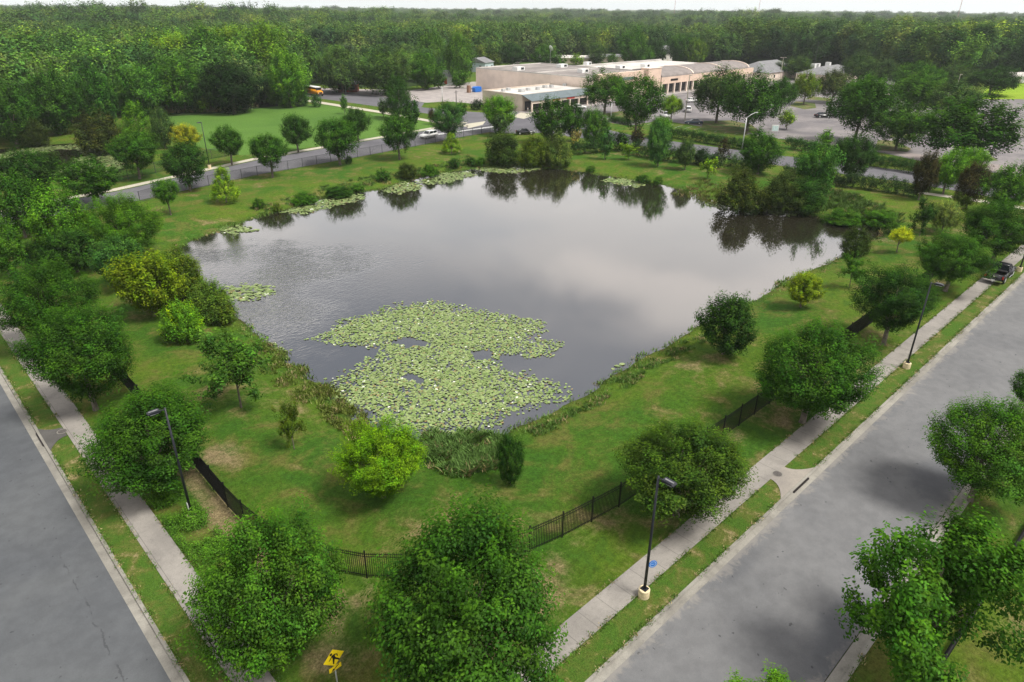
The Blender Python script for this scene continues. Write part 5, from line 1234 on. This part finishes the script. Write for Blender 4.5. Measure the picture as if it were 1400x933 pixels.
def pickup(x, y, ang, paint, label, z=0.0, L=5.8, W=2.0):
    e = empty('pickup_truck', x, y, z, ang); tag(e, label, 'pickup truck'); h = L/2
    # lower body with hood at the front
    MB().prism([(-.25, .45), (h-.1, .45), (h, .6), (h-.02, 1.0), (h-.25, 1.12), (1.15, 1.2), (-.25, 1.2)], -W/2, W/2).build('body', paint, e, True, .06)
    mb = MB(); frustum(mb, -.55, 1.25, W*.90, 1.19, -.42, .55, W*.74, 1.86); mb.build('windows', M_GLASS, e, False, .03)
    mb = MB(); frustum(mb, -.48, .62, W*.77, 1.84, -.40, .5, W*.70, 1.93); mb.build('roof', paint, e, True, .03)
    mb = MB()
    for s in (-1, 1):
        for xb, xt in ((-.52, -.42), (.35, .12), (1.22, .55)): mb.tube([(xb, s*W*.45, 1.19), (xt, s*W*.37, 1.87)], .05, 5)
    mb.build('pillars', paint, e)
    bed = MB().box((-1.65, 0, .72), (2.35, W*.92, .10)).build('bed_floor', M_RUBBER, e)
    mb = MB()
    for s in (-1, 1): mb.box((-1.6, s*(W/2-.06), .84), (2.5, .12, .76))
    mb.box((-.40, 0, .95), (.10, W-.24, .5)); mb.build('bed_sides', paint, e, True, .03)
    mb = MB().box((-h+.06, 0, .86), (.10, W-.26, .66)); tg = mb.build('tailgate', paint, e, True, .02); MB().box((-h-.0, 0, 1.0), (.03, .22, .1)).build('handle', M_CHROME, tg)
    MB().box((-h-.10, 0, .52), (.20, W*.98, .18)).build('rear_bumper', M_CHROME, e, False, .03); MB().box((-h-.205, .0, .58), (.012, .32, .15)).build('number_plate', M_WHITE, e)
    MB().box((h+.04, 0, .55), (.16, W*.98, .2)).build('front_bumper', M_CHROME, e, False, .03); MB().box((h-.0, 0, .85), (.06, W*.6, .28)).build('grille', M_CHROME, e)
    wheels(e, (h-1.0, -h+1.25), W, .41)
    for s in (-1, 1):
        MB().box((-h+.0, s*(W/2-.10), .95), (.08, .16, .36)).build('taillight', M_RED, e, False, .02); MB().box((h-.03, s*W*.38, .88), (.12, .30, .2)).build('headlight', M_LENS, e, False, .02)
        MB().box((1.0, s*(W/2+.14), 1.32), (.14, .22, .22)).build('mirror', M_CHROME if s < 0 else paint, e, False, .03)
        MB().tube([(-.2, s*(W/2+.02), .42), (1.2, s*(W/2+.02), .42)], .05, 6).build('side_step', M_CHROME, e)
    MB().tube([(-h-.2, 0, .42), (-h-.42, 0, .42)], .04, 6).build('tow_hitch', M_SILVER, e)
    MB().box((-.75, 0, 1.18), (.35, W*.8, .12)).build('bed_box', M_RUBBER, e)
    return e
rx, ry = G(1361, 391); pickup(rx+3.1, 15.1, 0, M_CARBLACK, 'black pickup truck parked across the right sidewalk and its grass', 0.03)
x, y = G(586, 189); car('suv', x, y, math.pi+R_(12), M_WHITE, 'white car driving along the street behind the pond', 'car', 0.03, 4.8, 1.95)
x, y = G(948, 170); car('sedan', x, y, VA(-84), M_CARBLUE, 'dark blue car parked nose left before the parking island', 'car', 0.03, 4.9)
x, y = G(940, 153); car('suv', x, y, VA(8), M_WHITE, 'white car standing beside the slim pale parking lamp', 'car', 0.03, 5.0)
x, y = G(945, 140); car('sedan', x, y, VA(60), M_WHITE, 'small white car behind the white one near the shop columns', 'car', 0.03, 4.4)
x, y = G(909, 161); car('suv', x, y, VA(170), M_WHITE, 'white sport utility car with dark front left of the small lime-topped tree', 'car', 0.03, 5.0)
x, y = G(1124, 161); car('sedan', x, y, VA(80), M_CARBLACK, 'black car alone in the middle of the parking lot', 'car', 0.03, 4.6)
x, y = G(1139, 130); car('suv', x, y, VA(75), M_SILVERCAR if 'M_SILVERCAR' in globals() else M_SILVER, 'silver car under the dull grey tree', 'car', 0.03, 4.6)
x, y = G(718, 184); car('sedan', x, y, VA(85), M_CARBLACK, 'black car behind the far bank bushes at the corner street', 'car', 0.03, 4.8)
x, y = G(791, 149); car('sedan', x, y, VA(80), M_WHITE, 'white car before the red-signed shop front', 'car', 0.03, 4.8)
# school bus
x, y = G(444, 132); e = empty('school_bus', x-1.0, y+6.0, 0.03, R_(-92)); tag(e, 'yellow-orange school bus with white roof half hidden by trees', 'bus')
MB().box((-.6, 0, 1.45), (9.4, 2.4, 1.7)).build('body', M_BUS, e, True, .06); MB().box((4.75, 0, 1.15), (1.5, 2.1, 1.1), None, (.85, .9)).build('hood', M_BUS, e, True, .06)
mb = MB(); mb.box((-.6, 0, 2.55), (9.35, 2.34, .62)); mb.build('windows', M_GLASS, e)
mb = MB()
for k in range(13): mb.box((-5.2+k*.76, 0, 2.55), (.08, 2.40, .62))
mb.build('window_pillars', M_BUS, e); MB().box((-.6, 0, 2.98), (9.4, 2.36, .26), None, (.97, .8)).build('roof', M_WHITE, e, True, .05)
MB().box((4.09, 0, 2.35), (.04, 2.0, .8)).build('windscreen', M_GLASS, e); MB().box((5.56, 0, .65), (.14, 2.2, .25)).build('bumper', M_BLACK, e); MB().box((5.44, 0, 1.15), (.06, 1.1, .6)).build('grille', M_BLACK, e)
mb = MB()
for zz in (1.0, 1.5): mb.box((-.6, 0, zz), (9.3, 2.45, .06))
mb.build('black_rails', M_BLACK, e); wheels(e, (4.4, -3.2), 2.4, .5, M_BLACK)
for s in (-1, 1): MB().tube([(5.43, s*.8, 1.1), (5.52, s*.8, 1.1)], .13, 10).build('headlight', M_LENS, e)

# ---------------------------------------------------------------- shops
BX, BY = G(727, 154.5); e = empty('shopping_centre', BX, BY, 0, R_(2)); tag(e, 'long cream and peach shopping centre behind the parking lot', 'shopping centre')
def wallbox(name, x0, y0, z0, x1, y1, z1, mat, par=e): return MB().box(((x0+x1)/2, (y0+y1)/2, (z0+z1)/2), (x1-x0, y1-y0, z1-z0)).build(name, mat, par)
# low wing
wallbox('wall', 0, 4, 0, 33.5, 22, 4.55, M_TANWALL); wallbox('roof', 0.3, 4.3, 4.56, 33.2, 21.7, 4.60, M_PALEROOF)
mb = MB(); 
for a in ((0, 4, 33.5, 4.3), (0, 21.7, 33.5, 22), (0, 4.3, .3, 21.7), (33.2, 4.3, 33.5, 21.7)): mb.box(((a[0]+a[2])/2, (a[1]+a[3])/2, 4.78), (a[2]-a[0], a[3]-a[1], .42))
mb.build('parapet', M_TANWALL, e)
mb = MB(); b = 0
mb.v += [(-.3, -.3, 3.45), (37, -.3, 3.45), (37, 4.2, 5.0), (-.3, 4.2, 5.0), (-.3, -.3, 3.30), (37, -.3, 3.30), (37, 4.2, 4.85), (-.3, 4.2, 4.85)]
mb.f += [[0, 1, 2, 3], [7, 6, 5, 4], [0, 4, 5, 1], [1, 5, 6, 2], [2, 6, 7, 3], [3, 7, 4, 0]]; mb.build('canopy_roof', M_METALROOF, e)
wallbox('fascia', 0, 0, 2.55, 37, .35, 3.42, M_CREAM); wallbox('shop_window', 1, 3.9, .3, 33, 3.98, 2.9, M_SHOPDARK)
for k in range(9): wallbox('column', .0+k*4.55, .0, 0, .45+k*4.55, .40, 2.55, M_CREAM)
for s0, s1 in ((9.5, 13.2), (16.5, 20.5)): wallbox('shop_sign', s0, -.10, 2.75, s1, -.01, 3.30, M_REDSIGN)
wallbox('walkway', -2, -2.5, 0, 40, 4, .14, M_PAVE)
# big box
wallbox('wall', 33.6, 4.1, 0, 71.5, 61, 7.75, M_CREAM); wallbox('roof', 33.9, 4.4, 7.76, 71.2, 60.7, 7.80, M_ROOF)
mb = MB()
for a in ((33.6, 4.1, 33.9, 61), (33.9, 60.7, 71.5, 61), (71.2, 4.1, 71.5, 60.7), (33.9, 30, 71.2, 30.3)): mb.box(((a[0]+a[2])/2, (a[1]+a[3])/2, 7.95), (a[2]-a[0], a[3]-a[1], .40))
mb.build('parapet', M_PALEROOF, e)
wallbox('front_wall', 36, 2.2, 0, 63, 4.0, 8.9, M_PEACH); wallbox('front_tower', 63.05, .6, 0, 71.5, 4.0, 9.5, M_PEACH); wallbox('plinth', 36, 1.9, 0, 63, 2.15, 3.6, M_CREAM); wallbox('sign_board', 45, 2.0, 6.3, 56, 2.17, 7.3, M_METALROOF)
wallbox('tower_cap', 62.9, .45, 9.52, 71.7, 4.2, 9.72, M_CREAM)
# strip with barrel roofs
wallbox('wall', 71.6, 3.5, 0, 145, 48, 6.3, M_CREAM); wallbox('roof', 71.9, 12, 6.7, 144.7, 47.7, 6.75, M_PALEROOF)
wallbox('fascia', 71.7, .3, 3.7, 145, .8, 6.1, M_PEACH); wallbox('shop_window', 72.5, 3.3, .2, 144, 3.42, 3.6, M_SHOPDARK); wallbox('walkway', 40.2, -2.3, 0, 146, 3.2, .14, M_PAVE)
for k in range(17): wallbox('column', 72.0+k*4.5, .3, .14, 72.7+k*4.5, .9, 3.68, M_CREAM)
for s0 in (78, 102, 124): wallbox('shop_sign', s0, .20, 4.6, s0+5, .28, 5.3, M_SIGNBLACK)
for a0, a1 in ((72, 93.5), (94.5, 117), (118, 140)):
    mb = MB(); n = 8; 
    arc = [(0.4+8.5*(1-math.cos(i*math.pi/2/n)), 6.15+2.5*math.sin(i*math.pi/2/n)) for i in range(n+1)]+[(14, 8.3), (14, 6.15)]
    b = len(mb.v); mb.v += [(a0, yy, zz) for yy, zz in arc]+[(a1, yy, zz) for yy, zz in arc]; q = len(arc); mb.f += [list(range(q)), list(range(q, 2*q))[::-1]]+[[i, (i+1) % q, q+(i+1) % q, q+i] for i in range(q)]
    mb.build('barrel_roof', M_BARREL, e)
    mb = MB(); arc2 = [(yy-.1 if i < n else yy, zz+.25) for i, (yy, zz) in enumerate(arc)]; arc2[-1] = (14, 6.1); mb.v += [(a1+.1, yy, zz) for yy, zz in arc2]+[(a1+.8, yy, zz) for yy, zz in arc2]; mb.f += [list(range(q)), list(range(q, 2*q))[::-1]]+[[i, (i+1) % q, q+(i+1) % q, q+i] for i in range(q)]
    mb.build('gable_arch', M_CREAM, e)
wallbox('rear_wall', 71.6, 48.1, 0, 145, 48.6, 7.4, M_PALEROOF)
def roofpt(px, py, z):
    x, y = G(px, py, z); v = Vector((x-BX, y-BY, 0)); v.rotate(Matrix.Rotation(-R_(2), 3, 'Z')); return v
for px, py, s in ((709, 95, 3.2), (768, 91, 3.2), (797, 98, 3.0), (848, 93, 2.8), (882, 91, 2.8), (803, 88, 2.4)):
    v = roofpt(px, py, 8.2); u0 = MB().box((v.x, v.y, 8.45), (s*1.3, s*.8, 1.3)).build('rooftop_unit', M_WHITE, e, False, .05); MB().box((v.x+s*.25, v.y-s*.402, 8.5), (s*.5, .02, .8)).build('vent_grille', M_SHOPDARK, u0)
for px, py, s in ((695, 122, 1.4), (713, 124, 1.8), (722, 122, 1.3), (735, 121, 1.2), (745, 118.5, 1.5), (754, 118, 1.3), (773, 116, 1.6), (688, 123.5, 1.2)):
    v = roofpt(px, py, 5.0); MB().box((v.x, v.y, 5.0), (s, s*.8, .8)).build('rooftop_unit', M_SILVER, e, False, .04)
# second shop, third shop, houses
def house(px, py, sx_, sy_, hw, hr, wall, roof, label, name='house', ang=0, hip=False, door=True, cat='house'):
    x, y = G(px, py); e = empty(name, x, y, 0, ang); tag(e, label, cat)
    w_ = MB().box((0, 0, hw/2), (sx_, sy_, hw)).build('wall', wall, e); o_ = .5; mb = MB()
    X, Y = sx_/2+o_, sy_/2+o_; r_ = (X*.55 if hip else X)
    mb.v += [(-X, -Y, hw), (X, -Y, hw), (X, Y, hw), (-X, Y, hw), (-r_, 0, hw+hr), (r_, 0, hw+hr)]; mb.f += [[0, 1, 5, 4], [2, 3, 4, 5], [1, 2, 5], [3, 0, 4], [3, 2, 1, 0]]; mb.build('roof', roof, e)
    for k in (-.3, .3): MB().box((sx_*k, -sy_/2-.02, hw*.55), (1.4, .05, 1.2)).build('window', M_SHOPDARK, e)
    for k in (-.25, .25): MB().box((-sx_/2-.02, sy_*k, hw*.55), (.05, 1.2, 1.2)).build('window', M_SHOPDARK, e)
    if door: MB().box((0, -sy_/2-.03, 1.05), (1.1, .06, 2.1)).build('door', M_REDSIGN if 'red' in label else M_TANWALL, e)
    return e
M_PALEBLUEW = worn('pale_blue_siding', (0.50, 0.60, 0.64), 0.8)
house(1046,107,34,18,3.6,4.2,M_CREAM,M_GREYROOF,'grey-roofed shop with dark windows beyond the broad parking trees','shop',R_(2),True,False,'shop')
e3 = house(1131,109,34,16,3.2,3.0,M_CREAM,M_GREYROOF,'low grey-roofed shop with three white boxes on its roof','shop',R_(2),True,False,'shop')
for k in (-9, -4.5, 8): MB().box((k, 4, 6.0), (2.0, 2.0, 2.0)).build('rooftop_unit', M_WHITE, e3)
house(656,98,9,11,4.5,2.2,M_PALEBLUEW,M_GREYROOF,'pale blue house behind the cream shop wall',ang=R_(20))
house(612,114,11,8,3.0,2.2,M_WHITE,M_GREYROOF,'white house with a red door hidden among trees by the yard',ang=R_(-50))
house(905,86,9,8,5.5,4.0,M_PALEROOF,M_GREYROOF,'pale pointed hut between trees behind the shop roof','hut')
house(780,86,36,14,3.0,1.2,M_TANWALL,M_PALEROOF,'long tan low building behind the shop roof, left one','low_building',R_(-46),False,True,'building')
house(838,84,30,14,3.0,1.2,M_TANWALL,M_GREYROOF,'long grey-tan low building behind the ball-shaped tree','low_building',R_(-46),False,True,'building')
house(477,125,7,6,2.8,1.6,M_BRICKRED,M_GREYROOF,'small red shed under the grey-green oak','shed',R_(-40),cat='shed')
house(430,100,10,8,3.0,2.2,M_TANWALL,M_CHAINPOST,'dark-roofed house above the school bus',ang=R_(-40))
house(1384,112,20,10,2.6,1.6,M_WHITE,M_PALEROOF,'white low building beyond the yellow-green field','low_building',R_(-46),cat='building')
sheet_px('gravel_drive', [(693,92),(703,92),(722,78),(712,70),(708,76),(716,80)], 0.06, M_PAVE)
T(588,92,611,119,'round','oak','small dark tree beside the white house with the red door',clear=0.4)
T(616,94,640,119,'round','green','green tree covering the right half of the white house',clear=0.3)
# blue bin at the yard, brown box, white box sign, satellite dish
x, y = G(652, 126); e = empty('blue_skip', x, y, 0, R_(2)); tag(e, 'blue waste container against the cream shop wall', 'waste container')
MB().box((0, 0, .8), (3.2, 1.8, 1.4), None, (1.05, 1.1)).build('bin', M_BLUE, e, False, .04); MB().prism([(-1.7, 1.5), (1.7, 1.5), (1.2, 2.0), (-1.2, 2.0)], -.9, .9).build('lid', M_BLUE, e)
x, y = G(641, 127); tag(MB().box((0, 0, 1.3), (1.2, 1.2, 2.6), None, (.9, .9)).build('brick_pier', worn('brown_pier', (.26, .15, .10), .9), None, False, .03), 'brown pier beside the blue waste container', 'pier'); bpy.data.objects['brick_pier'].location = (x, y, 0)
x, y = G(1058, 186); e = empty('box_sign', x, y, 0, VA(90)); tag(e, 'white box sign on two posts at the lot edge', 'sign')
MB().box((0, 0, 1.9), (1.8, .35, 1.6)).build('sign_box', M_WHITE, e, False, .03); MB().box((0, -.19, 1.9), (1.5, .02, 1.2)).build('sign_face', worn('pale_cyan_face', (.60, .75, .76), .5), e)
for s in (-.7, .7): MB().box((s, 0, .55), (.12, .12, 1.1)).build('post', M_SILVER, e)
x, y = G(752, 93); e = empty('satellite_dish', x, y, 0, VA(150)); tag(e, 'white satellite dish on a mast behind the roof', 'satellite dish')
MB().tube([(0, 0, 0), (0, 0, 9.5)], .12, 8).build('mast', M_SILVER, e); MB().tube([(0, -.1, 9.6), (0, .1, 9.7), (0, .45, 9.9)], [.3, 1.3, 1.6], 16, False).build('dish', M_WHITE, e)
# radio masts on the horizon
for px, lab in ((922, 'faint radio mast on the horizon above the shop roofs'), (1037, 'radio mast on the horizon right of the shops'), (1311, 'tallest radio mast, leaning into view above the right wood')):
    d_ = FWD+(px-CX)/FPX*RT-(18-CY)/FPX*UP; k = 1500/np.linalg.norm(d_[:2]); e = empty('radio_mast', d_[0]*k, d_[1]*k); tag(e, lab, 'radio mast')
    mb = MB()
    for a in range(3): mb.tube([(math.cos(a*2.094)*.7, math.sin(a*2.094)*.7, 0), (math.cos(a*2.094)*.5, math.sin(a*2.094)*.5, 72)], .12, 4)
    for z_ in range(0, 72, 3):
        for a in range(3): mb.tube([(math.cos(a*2.094)*.66, math.sin(a*2.094)*.66, z_), (math.cos((a+1)*2.094)*.66, math.sin((a+1)*2.094)*.66, z_+3)], .07, 3)
    mb.build('lattice', worn('mast_paint', (.5, .3, .28), .8), e); MB().tube([(0, 0, 72), (0, 0, 78)], .12, 5).build('antenna', M_WHITE, e)

# ---------------------------------------------------------------- person at the shop corner
def person(x, y, ang, label, shirt, trousers):
    e = empty('person', x, y, .14, ang); tag(e, label, 'person')
    def skin(name, verts, edges, radii, mat, lvl=1):
        me = bpy.data.meshes.new(name); me.from_pydata(verts, edges, []); o = link(name, me, e); me.materials.append(mat)
        md = o.modifiers.new('skin', 'SKIN'); 
        for i, r in enumerate(radii): me.skin_vertices[0].data[i].radius = (r, r) if not isinstance(r, tuple) else r
        me.skin_vertices[0].data[0].use_root = True; s = o.modifiers.new('sub', 'SUBSURF'); s.levels = lvl; s.render_levels = lvl; return o
    V = [(0,0,.98),(0,0,1.15),(0,0,1.38),(0,0,1.50),(0,.01,1.60),(0,.0,1.70),(.10,0,.92),(.11,.02,.52),(.12,0,.09),(.12,.14,.04),(-.10,0,.92),(-.11,.0,.52),(-.12,-.02,.09),(-.12,.12,.04),(.19,0,1.40),(.24,0,1.14),(.25,.06,.90),(.25,.08,.82),(-.19,0,1.40),(-.24,0,1.14),(-.25,.05,.90),(-.25,.07,.82)]
    E_ = [(0,1),(1,2),(2,3),(3,4),(4,5),(0,6),(6,7),(7,8),(8,9),(0,10),(10,11),(11,12),(12,13),(2,14),(14,15),(15,16),(16,17),(2,18),(18,19),(19,20),(20,21)]
    Rr_ = [(.15,.11),(.14,.10),(.17,.11),.055,.085,.09,.09,.06,.045,.035,.09,.06,.045,.035,.06,.045,.035,.03,.06,.045,.035,.03]
    M_SK = worn('skin', (.42, .26, .18), .6)
    if not hasattr(bpy.types, 'x'): 
        body = skin('body', V, E_, Rr_, M_SK)
    skin('shirt', [(0,0,1.0),(0,0,1.16),(0,0,1.40),(.20,0,1.41),(.245,0,1.16),(-.20,0,1.41),(-.245,0,1.16)], [(0,1),(1,2),(2,3),(3,4),(2,5),(5,6)], [(.165,.125),(.155,.115),(.18,.12),.075,.06,.075,.06], shirt)
    skin('trousers', [(0,0,.98),(.10,0,.92),(.11,.02,.52),(.12,0,.12),(-.10,0,.92),(-.11,0,.52),(-.12,-.02,.12)], [(0,1),(1,2),(2,3),(0,4),(4,5),(5,6)], [(.165,.125),.105,.075,.06,.105,.075,.06], trousers)
    MB().tube([(0,-.02,1.66),(0,-.01,1.74),(0,0,1.80)],[.085,.09,.04],10).build('hair', M_SIGNBLACK, e, True)
x, y = G(721.5, 155.5); person(x, y, VA(180), 'person in white clothes standing at the open corner of the shop row', M_WHITE, worn('grey_trousers', (.35, .34, .36), .9))

# ---------------------------------------------------------------- haze: one box of thin even air round the whole place
m, t, o = newmat('haze'); pv = N(t, 'ShaderNodeVolumePrincipled'); pv.inputs['Color'].default_value = (0.90, 0.96, 0.98, 1); pv.inputs['Density'].default_value = 0.00012; pv.inputs['Anisotropy'].default_value = 0.1
t.links.new(pv.outputs[0], o.inputs['Volume'])
hb = MB().box((0, 0, 38.5), (15000, 15000, 87)).build('haze', m); tag(hb, 'thin pale summer haze over the far wood', 'haze', None, 'stuff')
